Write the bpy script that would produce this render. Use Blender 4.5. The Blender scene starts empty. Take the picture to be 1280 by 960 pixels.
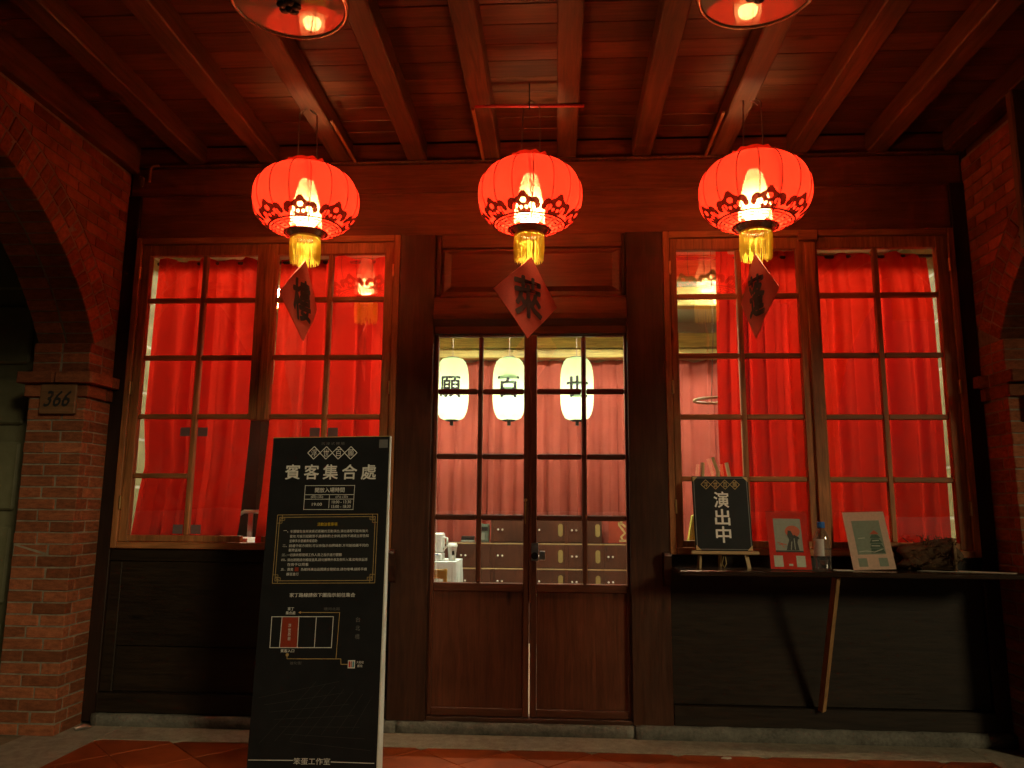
import bpy, bmesh, math, random
from math import sin, cos, pi, radians, sqrt
from mathutils import Matrix, Vector
random.seed(7)
S = bpy.context.scene
COL = S.collection

# ------------------------------------------------------------------ camera
cam_data = bpy.data.cameras.new('camera'); cam = bpy.data.objects.new('camera', cam_data); COL.objects.link(cam)
cam_data.sensor_fit = 'HORIZONTAL'; cam_data.sensor_width = 36.0; cam_data.lens = 36.0*960/1280
cam_data.clip_start = 0.05; cam_data.clip_end = 2000
ya, pa, ra = radians(3.4), radians(9.2), radians(0.45)
fw = Vector((-sin(ya)*cos(pa), cos(ya)*cos(pa), sin(pa)))
rt = Vector((cos(ya), sin(ya), 0)); up = rt.cross(fw)
r2 = rt*cos(ra)+up*sin(ra); u2 = -rt*sin(ra)+up*cos(ra)
m3 = Matrix((r2, u2, -fw)).transposed()
cam.matrix_world = Matrix.Translation((0, -5.1, 1.4)) @ m3.to_4x4()
S.camera = cam

# ------------------------------------------------------------------ night sky and the low street light
SUN_AZ, SUN_EL = radians(40), radians(20)          # from the right of the street, low
world = bpy.data.worlds.new('World'); S.world = world; world.use_nodes = True
wn = world.node_tree; wn.nodes.clear()
wo = wn.nodes.new('ShaderNodeOutputWorld'); wb = wn.nodes.new('ShaderNodeBackground'); sk = wn.nodes.new('ShaderNodeTexSky')
sk.sky_type = 'NISHITA'; sk.sun_disc = False; sk.sun_elevation = SUN_EL; sk.sun_rotation = pi-SUN_AZ
wb.inputs[1].default_value = 0.0006
wn.links.new(sk.outputs[0], wb.inputs[0]); wn.links.new(wb.outputs[0], wo.inputs[0])
sd = bpy.data.lights.new('street_light_sun', 'SUN'); sun = bpy.data.objects.new('street_light_sun', sd); COL.objects.link(sun)
sd.energy = 0.74; sd.angle = radians(11); sd.color = (1.0, 0.82, 0.46)
to_sun = Vector((sin(SUN_AZ)*cos(SUN_EL), -cos(SUN_AZ)*cos(SUN_EL), sin(SUN_EL)))
sun.rotation_euler = to_sun.to_track_quat('Z', 'Y').to_euler()
sun.location = (3, -8, 6)
S.view_settings.view_transform = 'Standard'; S.view_settings.look = 'None'
S.view_settings.exposure = 0.0; S.view_settings.gamma = 1.0; S.view_settings.use_curve_mapping = False
S.cycles.use_denoising = True
S.cycles.max_bounces = 7; S.cycles.diffuse_bounces = 4; S.cycles.glossy_bounces = 4
S.cycles.transmission_bounces = 4; S.cycles.transparent_max_bounces = 16; S.cycles.use_adaptive_sampling = True; S.cycles.adaptive_threshold = 0.02
S.cycles.caustics_reflective = False; S.cycles.caustics_refractive = False
S.cycles.sample_clamp_indirect = 6.0

# ------------------------------------------------------------------ materials
MATS = {}
class NT:
    def __init__(s, name):
        s.m = bpy.data.materials.new(name); s.m.use_nodes = True; s.t = s.m.node_tree; s.t.nodes.clear()
        s.out = s.t.nodes.new('ShaderNodeOutputMaterial'); MATS[name] = s.m
    def n(s, typ, **kw):
        x = s.t.nodes.new('ShaderNode'+typ)
        for k, v in kw.items():
            if isinstance(k, str) and k.startswith('_'): setattr(x, k[1:], v)
            else: x.inputs[k.replace('_', ' ')].default_value = v
        return x
    def l(s, a, b): s.t.links.new(a, b)
    def fin(s, sh): s.l(sh, s.out.inputs[0]); return s.m
def rgb(c): return (c[0], c[1], c[2], 1)
def ramp(t, src, stops):
    r = t.n('ValToRGB'); e = r.color_ramp.elements
    while len(e) < len(stops): e.new(0.5)
    for i, (p, c) in enumerate(stops): e[i].position = p; e[i].color = rgb(c)
    t.l(src, r.inputs[0]); return r
def vary(t, col, amt):
    oi = t.n('ObjectInfo'); mr = t.n('MapRange', From_Min=0., From_Max=1., To_Min=1-amt, To_Max=1+amt)
    t.l(oi.outputs['Random'], mr.inputs[0])
    hs = t.n('HueSaturation'); t.l(mr.outputs[0], hs.inputs['Value']); t.l(col, hs.inputs['Color']); return hs.outputs[0]
def wood(name, base, axis='x', rough=0.5, amt=0.15, scale=1.0, contrast=0.45, spec=0.4):
    t = NT(name); tc = t.n('TexCoord'); mp = t.n('Mapping')
    oi = t.n('ObjectInfo'); vm = t.n('VectorMath', _operation='SCALE'); vm.inputs[0].default_value = (37, 19, 53)
    t.l(oi.outputs['Random'], vm.inputs['Scale'])
    va = t.n('VectorMath', _operation='ADD'); t.l(tc.outputs['Object'], va.inputs[0]); t.l(vm.outputs[0], va.inputs[1])
    t.l(va.outputs[0], mp.inputs[0])
    sc = {'x': (1.2, 16, 16), 'y': (16, 1.2, 16), 'z': (16, 16, 1.2)}[axis]
    mp.inputs['Scale'].default_value = tuple(v*scale for v in sc)
    n1 = t.n('TexNoise', Scale=1.6, Detail=7., Roughness=0.62, Distortion=0.9); t.l(mp.outputs[0], n1.inputs['Vector'])
    n2 = t.n('TexNoise', Scale=6.0, Detail=4., Roughness=0.7); t.l(mp.outputs[0], n2.inputs['Vector'])
    n3 = t.n('TexNoise', Scale=1.7, Detail=3.); t.l(va.outputs[0], n3.inputs['Vector'])
    mx = t.n('Mix', _data_type='FLOAT'); mx.inputs[0].default_value = 0.35
    t.l(n1.outputs[0], mx.inputs[2]); t.l(n2.outputs[0], mx.inputs[3])
    lo = tuple(v*(1-contrast) for v in base); hi = tuple(min(1, v*(1+contrast)) for v in base)
    r = ramp(t, mx.outputs[0], [(0.30, lo), (0.52, base), (0.72, hi)])
    mm = t.n('MapRange', From_Min=0.3, From_Max=0.7, To_Min=0.66, To_Max=1.20); t.l(n3.outputs[0], mm.inputs[0])
    mk = t.n('Mapping'); mk.inputs['Scale'].default_value = {'x': (1.1, 3.4, 3.4), 'y': (3.4, 1.1, 3.4), 'z': (3.4, 3.4, 1.1)}[axis]; t.l(va.outputs[0], mk.inputs[0])
    vo = t.n('TexVoronoi', Scale=1.5); t.l(mk.outputs[0], vo.inputs['Vector'])
    kn = t.n('MapRange', From_Min=0.03, From_Max=0.12, To_Min=0.30, To_Max=1.0); t.l(vo.outputs['Distance'], kn.inputs[0])
    mk2 = t.n('Math', _operation='MULTIPLY'); t.l(mm.outputs[0], mk2.inputs[0]); t.l(kn.outputs[0], mk2.inputs[1])
    n4 = t.n('TexNoise', Scale=2.0, Detail=9., Roughness=0.8); t.l(mp.outputs[0], n4.inputs['Vector'])
    wr = t.n('MapRange', From_Min=0.60, From_Max=0.74, To_Min=1.0, To_Max=1.7); t.l(n4.outputs[0], wr.inputs[0])
    mk3 = t.n('Math', _operation='MULTIPLY'); t.l(mk2.outputs[0], mk3.inputs[0]); t.l(wr.outputs[0], mk3.inputs[1])
    hs = t.n('HueSaturation'); t.l(mk3.outputs[0], hs.inputs['Value']); t.l(r.outputs[0], hs.inputs['Color'])
    col = vary(t, hs.outputs[0], amt)
    p = t.n('BsdfPrincipled', Roughness=rough); t.l(col, p.inputs['Base Color']); p.inputs['Specular IOR Level'].default_value = spec
    rr = t.n('MapRange', From_Min=0.3, From_Max=0.7, To_Min=rough-0.1, To_Max=rough+0.14); t.l(n2.outputs[0], rr.inputs[0]); t.l(rr.outputs[0], p.inputs['Roughness'])
    b = t.n('Bump', Strength=0.25, Distance=0.004); t.l(mx.outputs[0], b.inputs['Height']); t.l(b.outputs[0], p.inputs['Normal'])
    return t.fin(p.outputs[0])
def rough_mat(name, c1, c2, scale=20, rough=0.8, bump=0.4, amt=0.12, dist=0.006, spec=0.3, c3=None):
    t = NT(name); tc = t.n('TexCoord'); oi = t.n('ObjectInfo')
    vm = t.n('VectorMath', _operation='SCALE'); vm.inputs[0].default_value = (31, 17, 23); t.l(oi.outputs['Random'], vm.inputs['Scale'])
    va = t.n('VectorMath', _operation='ADD'); t.l(tc.outputs['Object'], va.inputs[0]); t.l(vm.outputs[0], va.inputs[1])
    n1 = t.n('TexNoise', Scale=scale, Detail=8., Roughness=0.65); t.l(va.outputs[0], n1.inputs['Vector'])
    n2 = t.n('TexNoise', Scale=scale*0.18, Detail=4.); t.l(va.outputs[0], n2.inputs['Vector'])
    mx = t.n('Mix', _data_type='FLOAT'); mx.inputs[0].default_value = 0.5; t.l(n1.outputs[0], mx.inputs[2]); t.l(n2.outputs[0], mx.inputs[3])
    st = [(0.36, c1), (0.62, c2)]
    if c3: st.append((0.78, c3))
    r = ramp(t, mx.outputs[0], st); col = vary(t, r.outputs[0], amt)
    p = t.n('BsdfPrincipled', Roughness=rough); t.l(col, p.inputs['Base Color']); p.inputs['Specular IOR Level'].default_value = spec
    b = t.n('Bump', Strength=bump, Distance=dist); t.l(n1.outputs[0], b.inputs['Height']); t.l(b.outputs[0], p.inputs['Normal'])
    return t.fin(p.outputs[0])
def plain(name, c, rough=0.5, metal=0.0, spec=0.5, bump=0.0, scale=60, amt=0.06, coat=0.0):
    t = NT(name); tc = t.n('TexCoord'); n1 = t.n('TexNoise', Scale=scale, Detail=5.); t.l(tc.outputs['Object'], n1.inputs['Vector'])
    r = ramp(t, n1.outputs[0], [(0.3, tuple(v*(1-amt*1.5) for v in c)), (0.7, tuple(min(1, v*(1+amt)) for v in c))])
    p = t.n('BsdfPrincipled', Roughness=rough, Metallic=metal); t.l(r.outputs[0], p.inputs['Base Color']); p.inputs['Specular IOR Level'].default_value = spec
    p.inputs['Coat Weight'].default_value = coat
    if bump: 
        b = t.n('Bump', Strength=bump, Distance=0.002); t.l(n1.outputs[0], b.inputs['Height']); t.l(b.outputs[0], p.inputs['Normal'])
    return t.fin(p.outputs[0])
def glass(name, tint=(0.96, 0.97, 0.95), f0=0.06, rough=0.0, wav=0.10, dust_haze=0.06):
    t = NT(name); tr = t.n('BsdfTransparent', Color=rgb(tint)); gl = t.n('BsdfGlossy', Roughness=rough, Color=(1, 1, 1, 1))
    lw = t.n('LayerWeight', Blend=0.5); pw = t.n('Math', _operation='POWER'); pw.inputs[1].default_value = 5.0; t.l(lw.outputs['Facing'], pw.inputs[0])
    mu = t.n('Math', _operation='MULTIPLY_ADD', _use_clamp=True); mu.inputs[1].default_value = 0.6; mu.inputs[2].default_value = f0; t.l(pw.outputs[0], mu.inputs[0])
    tc = t.n('TexCoord'); ns = t.n('TexNoise', Scale=2.2, Detail=1.); t.l(tc.outputs['Object'], ns.inputs['Vector'])
    b = t.n('Bump', Strength=wav, Distance=0.01); t.l(ns.outputs[0], b.inputs['Height']); t.l(b.outputs[0], gl.inputs['Normal'])
    mx = t.n('MixShader'); t.l(mu.outputs[0], mx.inputs[0]); t.l(tr.outputs[0], mx.inputs[1]); t.l(gl.outputs[0], mx.inputs[2])
    du = t.n('BsdfDiffuse', Color=(0.6, 0.55, 0.5, 1)); nd = t.n('TexNoise', Scale=5.0, Detail=8., Roughness=0.75, Distortion=1.5); t.l(tc.outputs['Object'], nd.inputs['Vector'])
    dm = t.n('MapRange', From_Min=0.45, From_Max=0.8, To_Min=dust_haze*0.07, To_Max=dust_haze); t.l(nd.outputs[0], dm.inputs[0])
    m2 = t.n('MixShader'); t.l(dm.outputs[0], m2.inputs[0]); t.l(mx.outputs[0], m2.inputs[1]); t.l(du.outputs[0], m2.inputs[2])
    return t.fin(m2.outputs[0])
def emit(name, c, s):
    t = NT(name); e = t.n('Emission', Color=rgb(c), Strength=s); return t.fin(e.outputs[0])
def cloth(name, c, trans=0.5, scale=300, tcol=None):
    t = NT(name); tc = t.n('TexCoord'); n1 = t.n('TexNoise', Scale=scale, Detail=2.); t.l(tc.outputs['Object'], n1.inputs['Vector'])
    n2 = t.n('TexNoise', Scale=3.0, Detail=3.); t.l(tc.outputs['Object'], n2.inputs['Vector'])
    r = ramp(t, n2.outputs[0], [(0.3, tuple(v*0.85 for v in c)), (0.7, tuple(min(1, v*1.1) for v in c))])
    d = t.n('BsdfDiffuse', Roughness=0.6); t.l(r.outputs[0], d.inputs[0])
    tr = t.n('BsdfTranslucent', Color=rgb(tcol or c))
    b = t.n('Bump', Strength=0.15, Distance=0.001); t.l(n1.outputs[0], b.inputs['Height']); t.l(b.outputs[0], d.inputs['Normal'])
    mx = t.n('MixShader'); mx.inputs[0].default_value = trans; t.l(d.outputs[0], mx.inputs[1]); t.l(tr.outputs[0], mx.inputs[2])
    return t.fin(mx.outputs[0])
def lantern_cloth(name, ecol, es, tcol, tfac, dcol):
    t = NT(name); e = t.n('Emission', Color=rgb(ecol), Strength=es)
    tc = t.n('TexCoord'); n1 = t.n('TexNoise', Scale=7.0, Detail=4.); t.l(tc.outputs['Object'], n1.inputs['Vector'])
    mr = t.n('MapRange', From_Min=0.3, From_Max=0.7, To_Min=es*0.85, To_Max=es*1.12); t.l(n1.outputs[0], mr.inputs[0]); t.l(mr.outputs[0], e.inputs['Strength'])
    tl = t.n('BsdfTranslucent', Color=rgb(dcol)); tp = t.n('BsdfTransparent', Color=rgb(tcol))
    mx = t.n('MixShader'); mx.inputs[0].default_value = tfac; t.l(tl.outputs[0], mx.inputs[1]); t.l(tp.outputs[0], mx.inputs[2])
    ad = t.n('AddShader'); t.l(mx.outputs[0], ad.inputs[0]); t.l(e.outputs[0], ad.inputs[1])
    return t.fin(ad.outputs[0])

DK = (0.078, 0.031, 0.016)
for ax in 'xyz':
    wood('facade_'+ax, DK, ax, rough=0.42, amt=0.18)
    wood('frame_'+ax, (0.42, 0.170, 0.060), ax, rough=0.45, amt=0.12, contrast=0.62)
    wood('door_'+ax, (0.16, 0.052, 0.026), ax, rough=0.4, amt=0.1)
    wood('pale_'+ax, (0.62, 0.42, 0.20), ax, rough=0.5, amt=0.08, contrast=0.25)
    wood('interior_'+ax, (0.52, 0.37, 0.11), ax, rough=0.6, amt=0.1, contrast=0.65)
    wood('cabinet_'+ax, (0.085, 0.024, 0.011), ax, rough=0.45, amt=0.08, contrast=0.3)
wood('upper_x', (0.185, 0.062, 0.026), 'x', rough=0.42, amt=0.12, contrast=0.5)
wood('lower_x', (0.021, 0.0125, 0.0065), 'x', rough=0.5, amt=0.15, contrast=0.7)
wood('corner_shaded_z', (0.026, 0.012, 0.007), 'z', rough=0.5, amt=0.1)  # darker copy of the facade wood: shade on the corner posts put into the colour
wood('ceiling_board', (0.135, 0.048, 0.020), 'x', rough=0.42, amt=0.18, contrast=0.6)
wood('ceiling_beam', (0.14, 0.054, 0.023), 'y', rough=0.55, amt=0.14, contrast=0.65)
wood('varnish', (0.035, 0.018, 0.010), 'x', rough=0.16, amt=0.05, spec=0.6)
wood('yellow_wood', (0.52, 0.30, 0.06), 'x', rough=0.4, amt=0.08, contrast=0.2)
wood('strut_z', (0.30, 0.17, 0.07), 'z', rough=0.6, amt=0.05, contrast=0.5)
wood('plaque_wood', (0.24, 0.12, 0.055), 'x', rough=0.6, amt=0.08)
rough_mat('brick_face', (0.20, 0.066, 0.032), (0.44, 0.145, 0.064), 20, 0.85, 0.8, 0.36, 0.006, 0.2, (0.52, 0.24, 0.12))
rough_mat('mortar', (0.20, 0.16, 0.115), (0.36, 0.30, 0.22), 40, 0.95, 0.6, 0.05)
rough_mat('granite', (0.12, 0.115, 0.10), (0.26, 0.25, 0.215), 45, 0.85, 0.8, 0.1, 0.01, 0.3, (0.34, 0.32, 0.28))
rough_mat('washed_pebble', (0.30, 0.255, 0.20), (0.48, 0.42, 0.33), 120, 0.85, 0.8, 0.05, 0.004, 0.3)
rough_mat('terracotta', (0.20, 0.034, 0.008), (0.40, 0.075, 0.016), 7, 0.45, 0.3, 0.18, 0.002, 0.22, (0.44, 0.11, 0.03))
rough_mat('grout', (0.26, 0.19, 0.12), (0.36, 0.27, 0.18), 50, 0.9, 0.4, 0.05)
rough_mat('asphalt', (0.035, 0.035, 0.035), (0.065, 0.063, 0.06), 60, 0.9, 0.6, 0.05)
rough_mat('green_paint', (0.16, 0.155, 0.085), (0.22, 0.21, 0.125), 12, 0.5, 0.2, 0.05, 0.002)
rough_mat('plaster', (0.56, 0.56, 0.47), (0.66, 0.66, 0.56), 6, 0.9, 0.2, 0.03)
rough_mat('room_floor', (0.22, 0.13, 0.08), (0.30, 0.19, 0.12), 8, 0.5, 0.1, 0.05)
rough_mat('cut_wood', (0.12, 0.07, 0.035), (0.26, 0.16, 0.08), 40, 0.8, 0.6, 0.1)
rough_mat('bark', (0.055, 0.032, 0.018), (0.16, 0.095, 0.05), 30, 0.85, 1.0, 0.1, 0.01)
plain('brass', (0.75, 0.55, 0.25), 0.35, 1.0); plain('steel', (0.62, 0.64, 0.66), 0.28, 1.0); plain('dark_metal', (0.035, 0.03, 0.03), 0.4, 0.6)
plain('rim_metal', (0.62, 0.42, 0.30), 0.25, 0.8); plain('black_print', (0.010, 0.009, 0.009), 0.6); plain('rib_cane', (0.05, 0.016, 0.008), 0.7, spec=0.2)
plain('board_black', (0.021, 0.022, 0.024), 0.42, spec=0.2, amt=0.12, scale=8); plain('board_inner', (0.021, 0.023, 0.023), 0.45)
plain('print_white', (0.90, 0.90, 0.86), 0.7, spec=0.1); plain('print_grey', (0.17, 0.17, 0.165), 0.6); plain('print_gold', (0.56, 0.40, 0.16), 0.5); plain('print_faint', (0.040, 0.042, 0.040), 0.5)
plain('print_yellow', (0.75, 0.52, 0.03), 0.5); plain('print_red', (0.36, 0.045, 0.018), 0.55); plain('print_blue', (0.12, 0.35, 0.42), 0.5); plain('print_scarlet', (0.66, 0.05, 0.03), 0.5)
plain('foam_white', (0.76, 0.77, 0.70), 0.7); plain('plaque_red', (0.70, 0.095, 0.048), 0.7, bump=0.2, scale=120); plain('plaque_ink', (0.045, 0.018, 0.012), 0.7)
plain('bar_red', (0.62, 0.04, 0.03), 0.3, coat=0.5); plain('wire', (0.16, 0.09, 0.06), 0.45); cloth('tassel_gold', (0.92, 0.72, 0.10), 0.6, tcol=(1.0, 0.84, 0.14))
plain('leaflet_red', (0.72, 0.030, 0.016), 0.6, spec=0.1); plain('art_grey', (0.36, 0.36, 0.31), 0.6); plain('art_dark', (0.03, 0.03, 0.03), 0.6); plain('art_orange', (0.68, 0.12, 0.05), 0.6)
plain('leaflet_pink', (0.84, 0.56, 0.44), 0.5, spec=0.3); plain('art_sage', (0.30, 0.36, 0.28), 0.6); plain('art_green', (0.07, 0.14, 0.10), 0.6); plain('art_cream', (0.62, 0.62, 0.52), 0.6)
plain('plastic_white', (0.80, 0.80, 0.76), 0.4); plain('plastic_blue', (0.03, 0.16, 0.55), 0.4); plain('cloth_white', (0.76, 0.80, 0.78), 0.9, bump=0.3); plain('paper', (0.72, 0.66, 0.55), 0.8)
plain('tape', (0.20, 0.13, 0.13), 0.5); plain('dark_room', (0.030, 0.020, 0.014), 0.7); plain('bag_yellow', (0.62, 0.52, 0.05), 0.6); plain('stone_plate', (0.33, 0.33, 0.27), 0.8, bump=0.4)
plain('porcelain', (0.80, 0.78, 0.72), 0.25); plain('label_gold', (0.34, 0.24, 0.08), 0.5); plain('device_green', (0.14, 0.17, 0.13), 0.5); plain('plaster_brown', (0.17, 0.10, 0.045), 0.9, bump=0.5, scale=30)
cloth('curtain_red', (0.70, 0.018, 0.008), 0.36, tcol=(0.78, 0.022, 0.008)); cloth('curtain_pink', (0.52, 0.115, 0.080), 0.2)
glass('window_glass', f0=0.15); glass('bottle_glass', (0.90, 0.95, 0.97), 0.20, 0.03, dust_haze=0.25); glass('acrylic', (0.97, 0.98, 0.97), 0.035, 0.05)  # bottle: a whitish haze painted in so the clear plastic shows
lantern_cloth('lantern_red', (1.0, 0.028, 0.013), 0.50, (1.0, 0.60, 0.34), 0.17, (0.66, 0.021, 0.009))
lantern_cloth('motif', (1.0, 0.16, 0.06), 0.016, (1.0, 0.5, 0.3), 0.012, (0.012, 0.003, 0.002))
lantern_cloth('lantern_sleeve', (1, 0.8, 0.6), 0.0, (1.0, 0.97, 0.9), 0.28, (0.80, 0.76, 0.66))
lantern_cloth('lantern_paper', (0.62, 0.95, 0.44), 0.55, (1.0, 1.0, 0.8), 0.10, (0.80, 0.9, 0.55))
emit('bulb_warm', (1.0, 0.72, 0.40), 300.0); emit('bulb_white', (1.0, 0.98, 0.80), 14.0); emit('tube_white', (0.96, 1.0, 0.80), 720.0)
def opal():
    t = NT('opal_glass'); d = t.n('BsdfDiffuse', Color=(0.62, 0.52, 0.40, 1)); g = t.n('BsdfGlossy', Roughness=0.02, Color=(1, 0.97, 0.92, 1)); lw = t.n('Fresnel', IOR=2.6)
    mx = t.n('MixShader'); t.l(lw.outputs[0], mx.inputs[0]); t.l(d.outputs[0], mx.inputs[1]); t.l(g.outputs[0], mx.inputs[2]); t.fin(mx.outputs[0])
opal()
def inner_wall():
    t = NT('room_brick'); tc = t.n('TexCoord'); mp = t.n('Mapping'); mp.inputs['Rotation'].default_value = (radians(90), 0, radians(90)); t.l(tc.outputs['Object'], mp.inputs[0])
    b = t.n('TexBrick', Scale=1.0, Mortar_Size=0.012, Brick_Width=0.34, Row_Height=0.17, Mortar_Smooth=0.4)
    b.inputs['Color1'].default_value = (0.40, 0.34, 0.15, 1); b.inputs['Color2'].default_value = (0.30, 0.25, 0.10, 1); b.inputs['Mortar'].default_value = (0.66, 0.63, 0.48, 1)
    n = t.n('TexNoise', Scale=9., Detail=6.); t.l(tc.outputs['Object'], n.inputs['Vector']); ad = t.n('Mix', _data_type='RGBA', _blend_type='MULTIPLY'); ad.inputs[0].default_value = 0.6
    t.l(mp.outputs[0], b.inputs['Vector']); t.l(b.outputs[0], ad.inputs[6]); r = ramp(t, n.outputs[0], [(0.3, (0.45, 0.42, 0.35)), (0.6, (1, 1, 1))]); t.l(r.outputs[0], ad.inputs[7])
    p = t.n('BsdfPrincipled', Roughness=0.9); t.l(ad.outputs[2], p.inputs['Base Color']); bm_ = t.n('Bump', Strength=0.6, Distance=0.01); t.l(b.outputs[1], bm_.inputs['Height']); bm_.invert = True
    t.l(bm_.outputs[0], p.inputs['Normal']); t.fin(p.outputs[0])
inner_wall()
def arch_brick():
    t = NT('brick_wall_far'); tc = t.n('TexCoord'); mp = t.n('Mapping'); mp.inputs['Rotation'].default_value = (radians(90), 0, radians(90)); t.l(tc.outputs['Object'], mp.inputs[0])
    b = t.n('TexBrick', Scale=1.0, Mortar_Size=0.005, Brick_Width=0.23, Row_Height=0.072)
    b.inputs['Color1'].default_value = (0.32, 0.11, 0.055, 1); b.inputs['Color2'].default_value = (0.24, 0.08, 0.04, 1); b.inputs['Mortar'].default_value = (0.24, 0.19, 0.14, 1)
    t.l(mp.outputs[0], b.inputs['Vector']); p = t.n('BsdfPrincipled', Roughness=0.9); t.l(b.outputs[0], p.inputs['Base Color']); t.fin(p.outputs[0])
arch_brick()

# ------------------------------------------------------------------ object helpers
def wloc(p):
    v = Vector((0, 0, 0))
    while p is not None: v += p.location; p = p.parent
    return v
def obj(name, bm, mat, parent=None, smooth=False, local=False, origin=None):
    """link a bmesh as one object; vertices are given in world space unless local"""
    me = bpy.data.meshes.new(name); off = Vector(origin) if origin else Vector((0, 0, 0))
    if not local:
        base = (wloc(parent) if parent else Vector((0, 0, 0)))
        if origin: bmesh.ops.translate(bm, verts=bm.verts, vec=-off); lo = off-base
        else: bmesh.ops.translate(bm, verts=bm.verts, vec=-base); lo = Vector((0, 0, 0))
    else: lo = off
    bmesh.ops.recalc_face_normals(bm, faces=bm.faces)
    bm.to_mesh(me); bm.free()
    if smooth:
        for p in me.polygons: p.use_smooth = True
    me.materials.append(MATS[mat])
    o = bpy.data.objects.new(name, me); COL.objects.link(o); o.location = lo
    if parent: o.parent = parent
    return o
def share(name, me, parent, loc, rot=None, scale=None):
    o = bpy.data.objects.new(name, me); COL.objects.link(o); o.parent = parent; o.location = loc
    if rot: o.rotation_euler = rot
    if scale: o.scale = scale
    return o
def thing(name, label, cat, loc=(0, 0, 0), group=None):
    o = bpy.data.objects.new(name, None); COL.objects.link(o); o.location = loc; o.empty_display_size = 0.1
    o['label'] = label; o['category'] = cat
    if group: o['group'] = group
    return o
def tag(o, label, cat, group=None):
    o['label'] = label; o['category'] = cat
    if group: o['group'] = group
    return o
def struct(o): o['kind'] = 'structure'; return o
def B(): return bmesh.new()
def box(bm, x0, x1, y0, y1, z0, z1, bev=0.0):
    r = bmesh.ops.create_cube(bm, size=1.0); vs = r['verts']
    for v in vs: v.co = Vector(((x0+x1)/2+v.co.x*(x1-x0), (y0+y1)/2+v.co.y*(y1-y0), (z0+z1)/2+v.co.z*(z1-z0)))
    if bev:
        es = list({e for v in vs for e in v.link_edges})
        bmesh.ops.bevel(bm, geom=es, offset=bev, segments=1, profile=0.5, affect='EDGES', clamp_overlap=True)
    return bm
def bx(*a, bev=0.003): return box(B(), *a, bev=bev)
def tube(bm, pts, r, n=8, cap=True):
    pts = [Vector(p) for p in pts]; rs = r if isinstance(r, (list, tuple)) else [r]*len(pts); rings = []
    up0 = Vector((0.13, 0.31, 0.94))
    for i, p in enumerate(pts):
        d = (pts[min(i+1, len(pts)-1)]-pts[max(i-1, 0)]).normalized()
        a = d.cross(up0)
        if a.length < 1e-3: a = d.cross(Vector((1, 0, 0)))
        a.normalize(); b = d.cross(a)
        rings.append([bm.verts.new(p+(a*cos(2*pi*k/n)+b*sin(2*pi*k/n))*rs[i]) for k in range(n)])
    for i in range(len(rings)-1):
        for k in range(n): bm.faces.new((rings[i][k], rings[i][(k+1) % n], rings[i+1][(k+1) % n], rings[i+1][k]))
    if cap: bm.faces.new(rings[0][::-1]); bm.faces.new(rings[-1])
    return bm
def lathe(bm, prof, n=32, c=(0, 0, 0), cap0=False, cap1=False):
    rings = [[bm.verts.new((c[0]+r*cos(2*pi*k/n), c[1]+r*sin(2*pi*k/n), c[2]+z)) for k in range(n)] for r, z in prof]
    for i in range(len(rings)-1):
        for k in range(n): bm.faces.new((rings[i][k], rings[i][(k+1) % n], rings[i+1][(k+1) % n], rings[i+1][k]))
    if cap0: bm.faces.new(rings[0][::-1])
    if cap1: bm.faces.new(rings[-1])
    return bm
def torus(bm, R, r, c=(0, 0, 0), n=36, m=8, axis='z'):
    prof = [[None]*m for _ in range(n)]
    for i in range(n):
        for j in range(m):
            a, b = 2*pi*i/n, 2*pi*j/m; x, y, z = (R+r*cos(b))*cos(a), (R+r*cos(b))*sin(a), r*sin(b)
            if axis == 'x': x, y, z = z, x, y
            if axis == 'y': x, y, z = x, z, y
            prof[i][j] = bm.verts.new((c[0]+x, c[1]+y, c[2]+z))
    for i in range(n):
        for j in range(m): bm.faces.new((prof[i][j], prof[(i+1) % n][j], prof[(i+1) % n][(j+1) % m], prof[i][(j+1) % m]))
    return bm
def prism(bm, poly, axis, a0, a1):
    """poly: 2d points; axis 'x' -> (y,z), 'y' -> (x,z), 'z' -> (x,y)"""
    def P(p, a): return {'x': (a, p[0], p[1]), 'y': (p[0], a, p[1]), 'z': (p[0], p[1], a)}[axis]
    v0 = [bm.verts.new(P(p, a0)) for p in poly]; v1 = [bm.verts.new(P(p, a1)) for p in poly]; n = len(poly)
    bm.faces.new(v0[::-1]); bm.faces.new(v1)
    for i in range(n): bm.faces.new((v0[i], v0[(i+1) % n], v1[(i+1) % n], v1[i]))
    return bm
def clip(poly, nx, ny, d):
    """keep the side where nx*x+ny*y >= d"""
    out = []
    for i in range(len(poly)):
        p, q = poly[i], poly[(i+1) % len(poly)]; a = nx*p[0]+ny*p[1]-d; b = nx*q[0]+ny*q[1]-d
        if a >= 0: out.append(p)
        if (a >= 0) != (b >= 0): t = a/(a-b); out.append((p[0]+(q[0]-p[0])*t, p[1]+(q[1]-p[1])*t))
    return out
def area(poly): return abs(sum(poly[i][0]*poly[(i+1) % len(poly)][1]-poly[(i+1) % len(poly)][0]*poly[i][1] for i in range(len(poly))))/2
def stroke2(pts, w):
    """thick polyline as quads in 2d (list of quads)"""
    qs = []; n = len(pts); L = []
    for i in range(n):
        a, b = pts[max(i-1, 0)], pts[min(i+1, n-1)]; dx, dy = b[0]-a[0], b[1]-a[1]; m = max(1e-9, sqrt(dx*dx+dy*dy)); ww = w[i] if isinstance(w, list) else w
        L.append(((pts[i][0]-dy/m*ww/2, pts[i][1]+dx/m*ww/2), (pts[i][0]+dy/m*ww/2, pts[i][1]-dx/m*ww/2)))
    for i in range(n-1): qs.append((L[i][0], L[i][1], L[i+1][1], L[i+1][0]))
    return qs
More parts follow.
